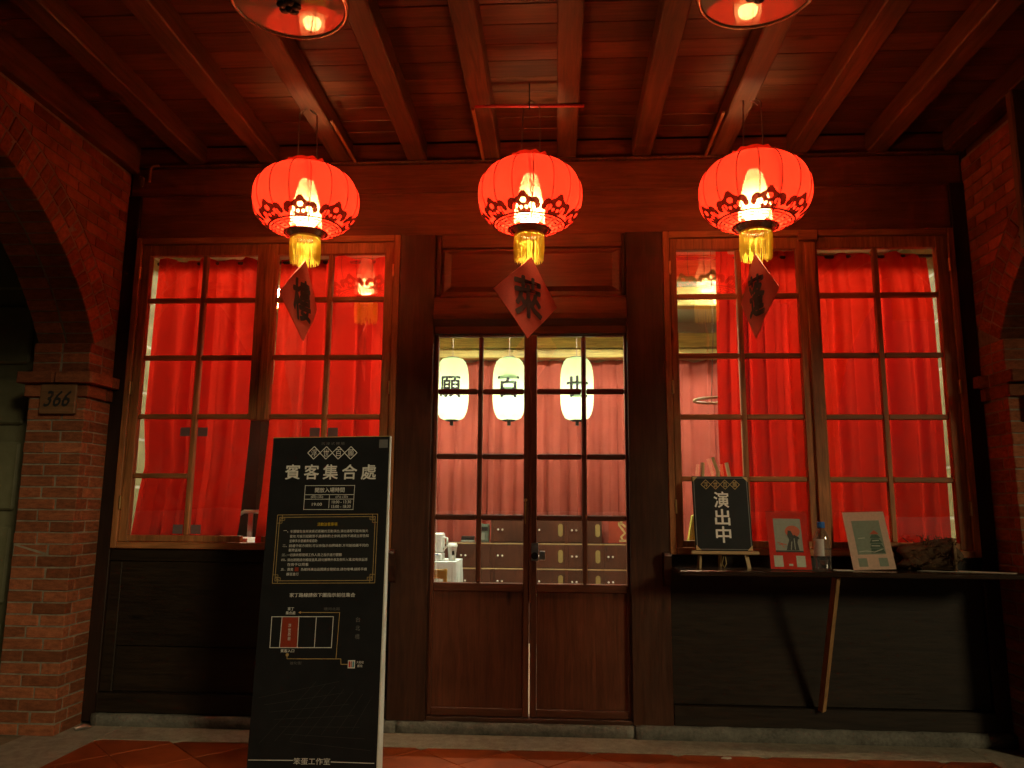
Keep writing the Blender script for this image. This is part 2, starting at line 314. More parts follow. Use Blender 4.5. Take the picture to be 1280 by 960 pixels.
# flat print on a board: local frame x right, z up, front towards -y
def fquads(qs, y):
    bm = B()
    for q in qs: bm.faces.new([bm.verts.new((p[0], y, p[1])) for p in q])
    return bm
def frect(x0, x1, z0, z1, y): return fquads([((x0, z0), (x1, z0), (x1, z1), (x0, z1))], y)
def flines(segs, w, y):
    qs = []
    for s in segs: qs += stroke2(list(s), w)
    return fquads(qs, y)
TXT = bpy.data.objects
def text(name, body, cx, cz, height, mat, parent, y=-0.002, width=None, bold=0.0, shear=0.0, rot=0.0, depth=0.0, spacing=1.0):
    """text centred at cx, cz in the local plane, scaled to the given character height (and width)"""
    cu = bpy.data.curves.new('glyphs', 'FONT'); cu.body = body; cu.size = 1.0; cu.shear = shear; cu.align_x = 'LEFT'; cu.resolution_u = 2; cu.space_character = spacing; cu.extrude = depth
    o = bpy.data.objects.new('glyphs', cu); COL.objects.link(o); dg = bpy.context.evaluated_depsgraph_get()
    me = bpy.data.meshes.new_from_object(o.evaluated_get(dg)); bpy.data.objects.remove(o); bpy.data.curves.remove(cu)
    xs = [v.co.x for v in me.vertices]; ys = [v.co.y for v in me.vertices]
    if not xs: return None
    x0, x1, y0, y1 = min(xs), max(xs), min(ys), max(ys); sz = height/(y1-y0) if '\n' not in body else height
    sx = width/(x1-x0) if width else sz
    for v in me.vertices:
        a, b = (v.co.x-(x0+x1)/2)*sx, (v.co.y-(y0+y1)/2)*sz
        v.co = Vector((cx+a*cos(rot)-b*sin(rot), y-v.co.z, cz+a*sin(rot)+b*cos(rot)))
    if bold:
        b2 = B(); k = 0
        for (dx, dz) in ((0, 0), (1, 0), (-1, 0), (0, 1), (0, -1), (.7, .7), (-.7, .7), (.7, -.7), (-.7, -.7)):
            n0 = len(b2.verts); b2.from_mesh(me); b2.verts.ensure_lookup_table()
            for v in b2.verts[n0:]: v.co += Vector((dx*bold*sx, -0.00005*k, dz*bold*sz))
            k += 1
        b2.to_mesh(me); b2.free()
    me.name = name; me.materials.clear(); me.materials.append(MATS[mat])
    t = bpy.data.objects.new(name, me); COL.objects.link(t); t.parent = parent; return t
def copy_tree(o, parent=None):
    c = o.copy(); COL.objects.link(c); c.parent = parent
    for ch in list(o.children): copy_tree(ch, c)
    return c

# ================================================================== GROUND
bm = B(); N = 400
struct(obj('ground', box(bm, -N, N, -N, N, -0.42, -0.16), 'asphalt'))
bm = B(); struct(obj('arcade_floor', box(bm, -9, 9, -4.1, 0.12, -0.3, -0.008), 'grout'))
TX0, TX1, TY1, TY0 = -2.79, 2.46, -0.315, -3.55
floor_t = thing('tile_floor', 'terracotta floor tiles laid diagonally in the arcade', 'floor'); floor_t['kind'] = 'structure'; del floor_t['category']; del floor_t['label']
ts = 0.352; h = ts/sqrt(2)-0.0035
shared = None
for i in range(-14, 15):
    for j in range(-14, 15):
        cx = -0.80+(i-j)*ts/sqrt(2); cy = -0.60+(i+j)*ts/sqrt(2)
        if cx < TX0-h or cx > TX1+h or cy > TY1+h or cy < TY0-h: continue
        poly = [(cx-h, cy), (cx, cy-h), (cx+h, cy), (cx, cy+h)]
        full = cx-h > TX0 and cx+h < TX1 and cy+h < TY1 and cy-h > TY0
        zt = random.uniform(-0.0012, 0.0006)
        if full and shared:
            share('tile', shared, floor_t, (cx, cy, zt)); continue
        for c in ((1, 0, TX0), (-1, 0, -TX1), (0, -1, -TY1), (0, 1, TY0)): poly = clip(poly, *c)
        if len(poly) < 3 or area(poly) < 0.0015: continue
        bm = prism(B(), poly, 'z', -0.02, 0.0)
        bmesh.ops.bevel(bm, geom=[e for e in bm.edges if all(v.co.z > -0.01 for v in e.verts)], offset=0.003, segments=1, affect='EDGES')
        o = obj('tile', bm, 'terracotta', floor_t, origin=(cx, cy, 0)); o.location.z = zt
        if full: shared = o.data
# pebble borders
def border(name, x0, x1, y0, y1):
    struct(obj(name, box(B(), x0, x1, y0, y1, -0.02, 0.0005), 'washed_pebble'))
border('paving_border_front', -2.785, 2.455, -0.31, -0.02)
border('paving_border_left', -3.27, -2.79, -3.6, -0.02)
border('paving_border_right', 2.46, 2.95, -3.6, -0.02)
border('paving_border_street', -9, 9, -4.05, -3.6)

# ================================================================== STONE SILLS
def stone(x0, x1, zt, yf, label, seed):
    rnd = random.Random(seed); bm = B(); nx = max(4, int((x1-x0)/0.05)); pr = [(yf+0.012, 0.0), (yf, 0.03), (yf+0.002, zt-0.012), (yf+0.014, zt), (yf+0.08, zt+0.001), (0.10, zt)]
    rows = []
    for i in range(nx+1):
        x = x0+(x1-x0)*i/nx; row = []
        for k, (y, z) in enumerate(pr):
            j = 0.006 if 0 < k < 4 else 0.0
            row.append(bm.verts.new((x, y+rnd.uniform(-j, j), z+(rnd.uniform(-0.004, 0.004) if k in (2, 3, 4) else 0))))
        rows.append(row)
    for i in range(nx):
        for k in range(len(pr)-1): bm.faces.new((rows[i][k], rows[i+1][k], rows[i+1][k+1], rows[i][k+1]))
    bm.faces.new(rows[0]); bm.faces.new(rows[-1][::-1])
    tag(obj('stone_sill', bm, 'granite', smooth=True), label, 'stone sill', 'rough stone sills under the facade')
stone(-3.0, -1.02, 0.074, -0.052, 'rough grey stone sill under the left window wall', 1)
stone(-1.015, 0.475, 0.072, -0.045, 'dark worn stone threshold under the double door', 2)
stone(0.48, 2.75, 0.082, -0.058, 'pale grey stone sill under the shelf and right window wall', 3)

# ================================================================== TIMBER FACADE
F = thing('timber_facade', 'dark red-brown timber shopfront wall holding the windows and double door', 'wall', (-0.18, 0, 0))
def fp(name, x0, x1, y0, y1, z0, z1, mat, bev=0.004, par=None): return obj(name, bx(x0, x1, y0, y1, z0, z1, bev=bev), mat, par or F)
XL, XR = -3.08, 2.75
fp('corner_post', XL+0.002, -2.985, -0.022, 0.12, 0.02, 3.60, 'corner_shaded_z'); fp('corner_post', 2.650, XR-0.002, -0.022, 0.12, 0.05, 3.60, 'corner_shaded_z')
fp('post', -1.083, -0.838, -0.034, 0.12, 0.074, 3.278, 'facade_z'); fp('post', 0.468, 0.718, -0.034, 0.12, 0.074, 3.278, 'facade_z')
for (a, b) in ((-2.983, -1.085), (0.720, 2.648)):
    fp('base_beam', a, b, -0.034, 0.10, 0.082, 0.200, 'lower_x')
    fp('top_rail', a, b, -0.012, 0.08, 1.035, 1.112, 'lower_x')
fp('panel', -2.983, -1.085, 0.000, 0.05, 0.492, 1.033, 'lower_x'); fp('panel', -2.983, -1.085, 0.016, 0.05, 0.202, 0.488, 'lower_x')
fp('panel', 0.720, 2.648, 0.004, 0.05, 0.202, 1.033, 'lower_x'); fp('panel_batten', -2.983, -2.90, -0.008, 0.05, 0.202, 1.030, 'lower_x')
# wide boards over the windows
fp('wall_board', XL+0.002, XR-0.002, 0.000, 0.06, 3.281, 3.596, 'upper_x'); fp('wall_board', XL+0.002, XR-0.002, 0.004, 0.06, 3.600, 3.815, 'upper_x')
fp('wall_board', XL+0.002, XR-0.002, 0.012, 0.06, 3.836, 3.978, 'upper_x')
fp('moulding', XL+0.002, XR-0.002, -0.010, 0.06, 3.592, 3.604, 'upper_x', 0.003)
fp('ledger_strip', -2.86, 2.6, -0.030, 0.06, 3.817, 3.834, 'ceiling_beam', 0.004)
# header over the door: frame, raised panel, lintel
fp('header_stile', -0.836, -0.800, -0.018, 0.10, 2.84, 3.276, 'facade_z'); fp('header_stile', 0.446, 0.466, -0.018, 0.10, 2.84, 3.276, 'facade_z')
fp('header_rail', -0.798, 0.444, -0.018, 0.10, 3.182, 3.276, 'upper_x')
bm = B(); box(bm, -0.798, 0.444, 0.006, 0.05, 2.842, 3.180)
x0, x1, z0, z1, d = -0.780, 0.426, 2.872, 3.164, 0.05
vo = [bm.verts.new(p) for p in ((x0, 0.005, z0), (x1, 0.005, z0), (x1, 0.005, z1), (x0, 0.005, z1))]
vi = [bm.verts.new(p) for p in ((x0+d, -0.014, z0+d*0.6), (x1-d, -0.014, z0+d*0.6), (x1-d, -0.014, z1-d*0.6), (x0+d, -0.014, z1-d*0.6))]
for k in range(4): bm.faces.new((vo[k], vo[(k+1) % 4], vi[(k+1) % 4], vi[k]))
bm.faces.new(vi); obj('header_panel', bm, 'upper_x', F)
bm = prism(B(), [(0.02, 2.84), (-0.012, 2.838), (-0.062, 2.81), (-0.07, 2.70), (-0.06, 2.664), (-0.010, 2.625), (-0.006, 2.575), (0.02, 2.572)], 'x', -0.836, 0.466)
obj('lintel', bm, 'upper_x', F)
fp('lintel_cap', -0.836, 0.466, 0.02, 0.10, 2.572, 2.838, 'facade_x')
fp('threshold', -0.836, 0.466, -0.020, 0.10, 0.073, 0.100, 'facade_x')
fp('door_jamb', -0.836, -0.832, 0.0, 0.10, 0.101, 2.57, 'facade_z', 0.0); fp('door_jamb', 0.463, 0.467, 0.0, 0.10, 0.101, 2.57, 'facade_z', 0.0)
# small wooden brackets beside the window sills
for (a, n) in ((0.672, 1), (-1.09, 1)):
    bm = prism(B(), [(-0.035, 1.13), (-0.10, 1.13), (-0.115, 1.11), (-0.10, 1.03), (-0.055, 0.93), (-0.035, 0.92)], 'x', a, a+0.045); obj('bracket', bm, 'facade_z', F)

# ================================================================== WINDOWS
def window(label, x0, x1, sashes, cut=None, cap=False):
    W = thing('casement_window', label, 'window', ((x0+x1)/2, 0, 1.115), 'casement windows of the shopfront')
    c = 0.042
    for (a, b, z0, z1, mt) in ((x0, x0+c, 1.118, 3.276, 'frame_z'), (x1-c, x1, 1.118, 3.276, 'frame_z'), (x0+c+.001, x1-c-.001, 3.232, 3.276, 'frame_x'), (x0+c+.001, x1-c-.001, 1.118, 1.160, 'frame_x')):
        obj('casing', bx(a, b, -0.038, 0.08, z0, z1, bev=0.004), mt, W)
    rows = [3.150, 2.825, 2.415, 2.005, 1.600, 1.205]; mw = 0.017
    for si, (s0, g0, gm, g1, s1) in enumerate(sashes):
        top, bot = 3.230, 1.162
        inner = (si == 0)                                    # meeting stile is on the right of the first sash
        zc = 1.982 if cut else bot; bm = B()
        box(bm, s0, g0, -0.022, 0.03, bot if inner else zc, top, bev=0.004); box(bm, g1, s1, -0.022, 0.03, zc if inner else bot, top, bev=0.004)
        box(bm, g0-.002, g1+.002, -0.020, 0.029, rows[0], top-.001, bev=0.004); box(bm, g0-.002, g1+.002, -0.020, 0.029, bot+.001, rows[-1], bev=0.004)
        A = obj('sash', bm, 'frame_z', W, origin=((s0+s1)/2, 0, bot))
        obj('muntin', bx(gm-mw, gm+mw, -0.012, 0.026, rows[-1]+.001, rows[0]-.001, bev=0.005), 'frame_z', A)
        for ri in range(1, 5):
            spans = [(g0, gm-mw), (gm+mw, g1)]
            for ci, (a, b) in enumerate(spans):
                if cut and ri == 4 and ((inner and ci == 1) or (not inner and ci == 0)): continue
                obj('muntin', bx(a+.001, b-.001, -0.010, 0.024, rows[ri]-mw, rows[ri]+mw, bev=0.005), 'frame_x', A)
        for ri in range(5):
            for ci, (a, b) in enumerate(((g0, gm-mw), (gm+mw, g1))):
                if cut and ri >= 3 and ((inner and ci == 1) or (not inner and ci == 0)): continue
                zt = rows[ri]-(mw if ri else 0); zb = rows[ri+1]+(mw if ri < 4 else 0)
                obj('pane', box(B(), a-.002, b+.002, 0.006, 0.009, zb-.002, zt+.002), 'window_glass', A, origin=((a+b)/2+random.uniform(-9, 9)*0, 0.0075, (zt+zb)/2))
        hx = s0 if inner else s1
        for hz in (3.02, 2.20, 1.42):
            obj('hinge', bx(hx-0.007, hx+0.007, -0.046, -0.018, hz-0.045, hz+0.045, bev=0.003), 'brass', A)
    if cut:
        a, b = cut; obj('pane', box(B(), a, b, 0.006, 0.009, 1.203, 1.990), 'window_glass', W)
        for tx in (a-0.017, b+0.017):
            for dx in (-0.062, 0.062):
                for tz in (1.90, 1.245): obj('tape', box(B(), tx+dx-0.034, tx+dx+0.034, 0.0035, 0.0052, tz-0.03, tz+0.03), 'tape', W)
    m = (sashes[0][4]+sashes[1][0])/2
    if cap:
        obj('cover_strip', bx(m-0.018, m+0.050, -0.040, -0.0225, 1.165, 3.19, bev=0.004), 'frame_z', W)
        obj('cover_cap', bx(m-0.062, m+0.066, -0.062, -0.0385, 3.195, 3.268, bev=0.006), 'frame_x', W)
    else: obj('cover_strip', bx(m-0.006, m+0.052, -0.036, -0.0225, 1.975, 3.225, bev=0.004), 'frame_z', W)
    return W
window('wood casement window with red curtains behind the tall black standing sign', -2.980, -1.086,
       [(-2.936, -2.877, -2.481, -2.101, -2.031), (-2.029, -1.959, -1.578, -1.193, -1.130)], cut=(-2.464, -1.595))
window('wood casement window with red curtains above the shelf with the easel sign', 0.720, 2.646,
       [(0.764, 0.811, 1.227, 1.615, 1.682), (1.684, 1.752, 2.135, 2.528, 2.602)], cap=True)

# ================================================================== DOUBLE DOOR
def leaf(label, x0, x1, cols, meet_right):
    D = thing('door_leaf', label, 'door', ((x0+x1)/2, 0.02, 0.102), 'leaves of the glazed double door')
    y0, y1 = 0.004, 0.046; (a0, a1), (b0, b1) = cols; rows = [(2.555, 2.197), (2.160, 1.760), (1.722, 1.360), (1.322, 0.922)]
    def q(n, xa, xb, za, zb, m, ya=y0, yb=y1, bev=0.004): return obj(n, bx(xa, xb, ya, yb, za, zb, bev=bev), m, D)
    q('stile', x0, a0, 0.103, 2.568, 'door_z'); q('stile', b1, x1, 0.103, 2.568, 'door_z')
    q('rail', a0+.001, b1-.001, 2.556, 2.568, 'door_x'); q('rail', a0+.001, b1-.001, 0.868, 0.921, 'door_x'); q('rail', a0+.001, b1-.001, 0.103, 0.150, 'door_x')
    q('muntin', a1, b0, 0.922, 2.555, 'door_z', 0.008, 0.042, 0.007)
    for k in range(3):
        for (u, v) in cols: q('muntin', u+.001, v-.001, rows[k+1][0], rows[k][1], 'door_x', 0.010, 0.040, 0.007)
    for (zt, zb) in rows:
        for (u, v) in cols: obj('pane', box(B(), u-.002, v+.002, 0.024, 0.027, zb-.002, zt+.002), 'window_glass', D, origin=((u+v)/2, 0.0255, (zt+zb)/2))
    q('panel', a0+.001, b1-.001, 0.151, 0.867, 'door_z', 0.020, 0.034, 0.0)
    return D
DL = leaf('left leaf of the glazed double door, small brass latch on its edge', -0.831, -0.1850, [(-0.806, -0.532), (-0.500, -0.222)], True)
DR = leaf('right leaf of the glazed double door, silver round lock on its edge', -0.1765, 0.4615, [(-0.135, 0.163), (0.195, 0.449)], False)
obj('astragal', bx(-0.1845, -0.168, -0.006, 0.003, 0.80, 2.56, bev=0.002), 'door_z', DR)
bm = B(); tube(bm, [(-0.146, -0.004, 1.145), (-0.146, -0.022, 1.145)], 0.020, 18); lk = obj('lock', bm, 'steel', DR)
bm = B(); tube(bm, [(-0.146, -0.004, 1.098), (-0.146, -0.026, 1.098)], 0.023, 18); obj('lock_cylinder', bm, 'dark_metal', lk)
obj('lock_plate', bx(-0.169, -0.123, -0.004, 0.004, 1.065, 1.180, bev=0.002), 'steel', lk)
obj('strike_box', bx(-0.117, -0.080, 0.000, 0.022, 1.070, 1.128, bev=0.003), 'steel', DR)
bm = B(); tube(bm, [(-0.206, -0.002, 1.455), (-0.206, -0.03, 1.455), (-0.207, -0.034, 1.43), (-0.208, -0.028, 1.36), (-0.207, -0.020, 1.30)], [0.010, 0.011, 0.006, 0.004, 0.002], 8); obj('latch', bm, 'brass', DL)

# ================================================================== CEILING
C = thing('ceiling', '', ''); del C['label']; del C['category']; C['kind'] = 'structure'
y = 0.0; k = 0
while y > -4.0:
    w = random.choice((0.155, 0.17, 0.18, 0.165)); y2 = max(-4.05, y-w)
    obj('board', bx(XL-0.38, XR+0.38, y2+0.003, y-0.001 if k else 0.0, 3.98+random.uniform(0, 0.004), 4.02, bev=0.003), 'ceiling_board', C, origin=(0, (y+y2)/2, 4.0)); y = y2; k += 1
struct(obj('roof_slab', box(B(), -9, 9, -4.1, 6.5, 4.03, 4.3), 'dark_room'))
BX = [-2.60, -2.063, -1.527, -0.99, -0.466, 0.07, 0.593, 1.125, 1.66, 2.19, 2.71]
for i, bxx in enumerate(BX):
    w = 0.067; dz = random.uniform(-0.006, 0.006)
    bm = B(); box(bm, bxx-w, bxx+w, -4.0, -0.001, 3.835+dz, 3.9795, bev=0.008)
    obj('beam', bm, 'ceiling_beam', C, origin=(bxx, -2, 3.9))
for (a, b) in ((XL-0.02, XL+0.10), (XR-0.10, XR+0.02)): pass
obj('wall_beam', bx(XL-0.30, XL+0.055, -4.0, -0.002, 3.775, 3.9785, bev=0.008), 'ceiling_beam', C, origin=(XL, -2, 3.87))
obj('wall_beam', bx(XR+0.04, XR+0.36, -4.0, -0.002, 3.775, 3.9785, bev=0.008), 'ceiling_beam', C, origin=(XR, -2, 3.87))
# cable battens along the ceiling that feed the lanterns
for (x, y0, lab) in ((-0.515, -0.72, 'thin brown cable batten on the ceiling behind the middle lantern'), (-1.43, -0.62, 'thin brown cable batten on the ceiling behind the left lantern'), (1.03, -0.62, 'thin brown cable batten on the ceiling behind the right lantern')):
    tag(obj('cable_batten', bx(x-0.010, x+0.010, y0, -0.035, 3.818, 3.834, bev=0.003), 'frame_y'), lab, 'cable cover', 'cable battens on the ceiling')
bm = B(); tube(bm, [(-2.93, -0.03, 3.70), (-2.93, -0.03, 3.80), (-2.91, -0.03, 3.825), (-2.87, -0.03, 3.827)], 0.010, 8)
tag(obj('cable_conduit', bm, 'frame_x'), 'bent end of a thin conduit high on the wall at the left corner', 'conduit')
obj('porcelain_insulator', bx(-3.0, -2.965, -0.06, -0.024, 3.66, 3.74, bev=0.01), 'plaque_wood', F)

# ================================================================== BRICK PIERS AND ARCHES
bm = B(); box(bm, -0.5, 0.5, -0.5, 0.5, -0.5, 0.5)
BRICKS = []
for s in range(5):
    rnd = random.Random(s+50); b2 = B(); box(b2, -0.5, 0.5, -0.5, 0.5, -0.5, 0.5)
    for v in b2.verts: v.co += Vector((rnd.uniform(-.012, .012), rnd.uniform(-.012, .012), rnd.uniform(-.03, .03)))
    bmesh.ops.bevel(b2, geom=list(b2.edges), offset=0.035, segments=1, affect='EDGES')
    me = bpy.data.meshes.new('brick'); b2.to_mesh(me); b2.free(); me.materials.append(MATS['brick_face']); BRICKS.append(me)
bm.free()
CH = 0.0722; GAP = 0.009
def brick(par, x0, x1, y0, y1, z0, z1, rnd):
    j = rnd.uniform(-0.003, 0.003); L = wloc(par)
    o = share('brick', rnd.choice(BRICKS), par, Vector(((x0+x1)/2, (y0+y1)/2, (z0+z1)/2))-L, None, (x1-x0+j*0, y1-y0, z1-z0)); return o
def pier(side, label, lab_n):
    """side -1 left (face x=XL looking +x), +1 right"""
    fx = XL if side < 0 else XR; bxk = fx+side*0.39; rnd = random.Random(11+side)
    P = thing('brick_pier', label, 'pier', ((fx+bxk)/2, -0.15, 0), 'red brick piers of the arcade arches')
    xa, xb = min(fx, bxk), max(fx, bxk)
    obj('mortar_core', box(B(), xa+0.004, xb-0.004, -0.286, -0.004, 0.0, 2.46), 'mortar', P)
    n = 29; zz = 0.002
    for k in range(n):
        z0 = zz+k*CH; z1 = z0+CH-GAP; d = rnd.uniform(-0.022, 0.022)
        # front (towards the street): one stretcher and one header, swapped every course
        cut = (0.245 if k % 2 else 0.155)+d; xm = xa+cut if side < 0 else xb-cut
        yb = -0.172 if k % 2 else -0.232
        for (u, v) in ((xa, xm-GAP/2), (xm+GAP/2, xb)):
            e = rnd.uniform(-0.001, 0.006); near = (v == xb) if side < 0 else (u == xa)
            brick(P, u, v, -0.290-e+0.002, (yb if near else -0.15), z0, z1, rnd)
        # side face behind the corner brick
        u, v = (fx-0.12, fx) if side < 0 else (fx, fx+0.12)
        brick(P, u, v, yb+GAP, -0.004, z0, z1, rnd)
    # impost: two projecting courses
    zt = zz+n*CH
    for (e, z0, z1) in ((0.022, zt+0.004, zt+0.082), (0.062, zt+0.090, zt+0.165)):
        m = (xa+xb)/2+random.uniform(-0.05, 0.05)
        brick(P, xa-(e if side < 0 else 0.004), m-GAP/2, -0.290-e, -0.10, z0, z1, rnd); brick(P, m+GAP/2, xb+(e if side > 0 else e), -0.290-e, -0.10, z0, z1, rnd)
        u, v = (fx-0.12, fx+e) if side < 0 else (fx-e, fx+0.12)
        brick(P, u, v, -0.10+GAP, -0.026, z0, z1, rnd)
    ztop = zt+0.170
    for k in range(3):
        z0 = ztop+k*0.066; brick(P, xa, xa+0.19, -0.290, -0.15, z0, z0+0.060, rnd); brick(P, xa+0.2, xb, -0.290, -0.15, z0, z0+0.060, rnd)
        u, v = (fx-0.12, fx) if side < 0 else (fx, fx+0.12); brick(P, u, v, -0.142, -0.004, z0, z0+0.060, rnd)
    return P
P1 = pier(-1, 'red brick pier with a carved wooden 366 number plate at the left edge', 1)
P2 = pier(1, 'dim red brick pier beside the shelf at the right edge', 2)
AC, AZ, AR = -1.95, 1.55, 1.926
def arch(side, label):
    fx = XL if side < 0 else XR; bxk = fx+side*0.39; xa, xb = min(fx, bxk), max(fx, bxk); rnd = random.Random(77+side)
    A = thing('brick_arch', label, 'arch', ((xa+xb)/2, AC, 2.46), 'brick arches at both ends of the arcade bay')
    L = wloc(A)
    # core wall with the arch opening cut out
    th0 = math.asin((2.46-AZ)/(AR+0.004)); n = 40; R0 = AR+0.004
    arcp = [(AC+R0*cos(th0+(pi-2*th0)*k/n), AZ+R0*sin(th0+(pi-2*th0)*k/n)) for k in range(n+1)]
    bm = B()
    for k in range(n):
        (ya, za), (yb, zb) = arcp[k], arcp[k+1]; prism(bm, [(ya, za), (ya, 3.772), (yb, 3.772), (yb, zb)], 'x', xa+0.004, xb-0.004)
    box(bm, xa+0.004, xb-0.004, arcp[0][0], -0.004, 2.462, 3.772); box(bm, xa+0.004, xb-0.004, -4.0, arcp[-1][0], 2.462, 3.772); box(bm, xa+0.004, xb-0.004, -4.0, arcp[-1][0], -0.02, 2.461)
    bmesh.ops.remove_doubles(bm, verts=bm.verts, dist=1e-5)
    obj('mortar_core', bm, 'mortar', A)
    # voussoir rings over the nearer half, each brick its own
    def ring(r0, r1, da, halves, ath):
        m = int((pi*0.5+0.12-th0)/da)
        for k in range(m):
            t = th0+da*(k+0.5); tw = da*(r0+r1)/2-GAP
            for (u, v) in halves:
                cy, cz = AC+(r0+r1)/2*cos(t), AZ+(r0+r1)/2*sin(t); e = rnd.uniform(-0.003, 0.002)
                o = share('brick', rnd.choice(BRICKS), A, Vector(((u+v)/2+e, cy, cz))-L, (t+rnd.uniform(-.012, .012), 0, 0), (v-u, r1-r0, tw))
    tw = 0.078/AR
    near, far = ((xb-0.19, xb), (xa, xb-0.2)) if side < 0 else ((xa, xa+0.19), (xa+0.2, xb))
    ring(AR, AR+0.122, tw, (near, far), 0); ring(AR+0.131, AR+0.250, tw*0.94, (near,), 0)
    # spandrel courses above, clipped along the outer ring
    RO = AR+0.259; k = 0; z0 = 2.46
    while z0 < 3.75:
        z1 = min(z0+CH-GAP, 3.770); y = -0.004-(0.06 if k % 2 else 0.0); first = True
        while y > -1.75:
            ln = 0.225 if k % 2 == 0 else 0.225; ya, yb = y, y-ln
            if first and k % 2: ya = -0.004; yb = -0.004-0.11
            poly = [(yb, z0), (ya, z0), (ya, z1), (yb, z1)]
            for tt in range(0, 9):
                cyy = ya+(yb-ya)*tt/8; t = math.atan2((z0+z1)/2-AZ, cyy-AC); poly = clip(poly, cos(t), sin(t), RO+AC*cos(t)+AZ*sin(t)) if len(poly) > 2 else []
            if len(poly) > 2 and area(poly) > 0.0006:
                bm = B(); e = rnd.uniform(-0.002, 0.003); u, v = (fx-0.1, fx+e) if side < 0 else (fx-e, fx+0.1); prism(bm, poly, 'x', u, v)
                bmesh.ops.remove_doubles(bm, verts=bm.verts, dist=1e-4); obj('brick', bm, 'brick_face', A)
            y = yb-GAP; first = False
        z0 += CH; k += 1
    return A
arch(-1, 'lit red brick arch springing over the left pier'); arch(1, 'shadowed red brick arch springing over the right pier')
# number plates
def plate(x, w, hgt, z, y, mat, body, ink, label, tw):
    T = thing('number_plate', label, 'number plate', (x, y, z)); bm = B(); box(bm, -w/2, w/2, -0.03, 0.0, -hgt/2, hgt/2, bev=0.006); obj('plate', bm, mat, T, local=True)
    text('numerals', body, 0, 0, hgt*0.52, ink, T, y=-0.0315, width=tw, bold=0.012, shear=0.35, depth=0.001); return T
plate(-3.252, 0.245, 0.198, 2.083, -0.293, 'plaque_wood', '366', 'art_dark', 'carved wooden plate reading 366 on the left brick pier', 0.18)
plate(2.945, 0.22, 0.20, 2.055, -0.293, 'stone_plate', '368', 'art_dark', 'grey stone number plate on the right brick pier', 0.18)
# plastered board hanging at the right end of the ceiling
tag(obj('hanging_board', bx(2.60, 3.05, -0.86, -0.80, 2.86, 3.80, bev=0.01), 'plaster_brown'), 'blurred brown hanging board at the top right edge before the arch', 'board')

# ================================================================== NEIGHBOUR'S GREEN DOOR (left bay)
G = thing('panelled_door', 'old green panelled door seen through the left arch', 'door', (-4.1, 0.02, 0))
obj('frame_post', bx(-3.62, -3.44, -0.02, 0.10, 0.0, 3.98, bev=0.006), 'green_paint', G)
obj('frame_board', bx(-4.80, -3.622, 0.03, 0.08, 0.0, 3.98, bev=0.0), 'green_paint', G)
for (z0, z1) in ((0.10, 0.62), (0.74, 1.25), (1.36, 1.83), (1.95, 2.28), (2.38, 2.80), (2.92, 3.30)):
    for (a, b) in ((-4.70, -4.22), (-4.14, -3.71)):
        obj('panel', bx(a, b, 0.0, 0.029, z0, z1, bev=0.018), 'green_paint', G)
struct(obj('neighbour_wall_left', box(B(), -9, -4.802, 0.0, 0.1, -0.1, 4.02), 'plaster'))
struct(obj('neighbour_wall_right', box(B(), XR+0.002, 9, 0.0, 0.1, -0.1, 4.02), 'dark_room'))

# ================================================================== INTERIOR ROOM
RX0, RX1, RY, RZ0, RZ1 = -3.0, 2.66, 3.35, 0.07, 3.46
struct(obj('room_floor', box(B(), RX0-0.06, RX1+0.06, 0.10, RY, -0.02, RZ0), 'room_floor'))
struct(obj('room_ceiling', box(B(), RX0-0.06, RX1+0.06, 0.062, RY, RZ1, RZ1+0.05), 'plaster'))
struct(obj('room_wall_left', box(B(), RX0-0.06, RX0, 0.121, RY, RZ0, RZ1), 'room_brick'))
struct(obj('room_wall_right', box(B(), RX1, RX1+0.06, 0.121, RY, RZ0, RZ1), 'room_brick'))
struct(obj('room_wall_back', box(B(), RX0, RX1, RY, RY+0.06, RZ0, RZ1), 'plaster'))
tag(obj('partition_screen', bx(-2.86, -1.5, 1.04, 1.08, RZ0, 2.40, bev=0.004), 'dark_room'), 'dark brown partition behind the gap in the left curtains', 'partition')
# beams and joists inside
R_ = thing('ceiling_joist', 'thick yellow-brown beam above the pink curtain inside', 'beam', (-0.17, 3.0, 3.0))
obj('beam_timber', bx(RX0, RX1, 2.98, 3.14, 3.105, 3.262, bev=0.01), 'interior_x', R_); obj('lower_timber', bx(RX0, RX1, 3.0, 3.14, 3.0, 3.095, bev=0.01), 'interior_x', R_)
for (yy, lab) in ((1.0, 'front brown roof joist inside above the right window'), (1.9, 'middle brown roof joist inside above the right window')):
    tag(obj('roof_joist', bx(RX0+.002, RX1-.002, yy, yy+0.14, 3.27, 3.455, bev=0.01), 'interior_x'), lab, 'beam', 'joists inside the room')
# fluorescent lamps
def tube_lamp(x, y, z, ln, lab):
    T = thing('tube_lamp', lab, 'lamp', (x, y, z), 'white tube lamps inside the room'); obj('housing', bx(x-ln/2, x+ln/2, y-0.04, y+0.04, z+0.03, z+0.07, bev=0.005), 'plastic_white', T)
    bm = B(); tube(bm, [(x-ln/2+0.02, y, z), (x+ln/2-0.02, y, z)], 0.016, 10); obj('tube', bm, 'tube_white', T)
    for s in (-1, 1): obj('lamp_holder', bx(x+s*(ln/2-0.012)-0.01, x+s*(ln/2-0.012)+0.01, y-0.02, y+0.02, z-0.02, z+0.03, bev=0.003), 'plastic_white', T)
tube_lamp(-2.15, 1.75, 3.38, 1.2, 'white tube lamp under the inner ceiling behind the left curtains')
tube_lamp(2.05, 1.60, 3.38, 1.0, 'white tube lamp under the inner ceiling behind the right curtains')
tube_lamp(-0.2, 1.30, 3.38, 1.2, 'white tube lamp under the inner ceiling before the white lanterns')
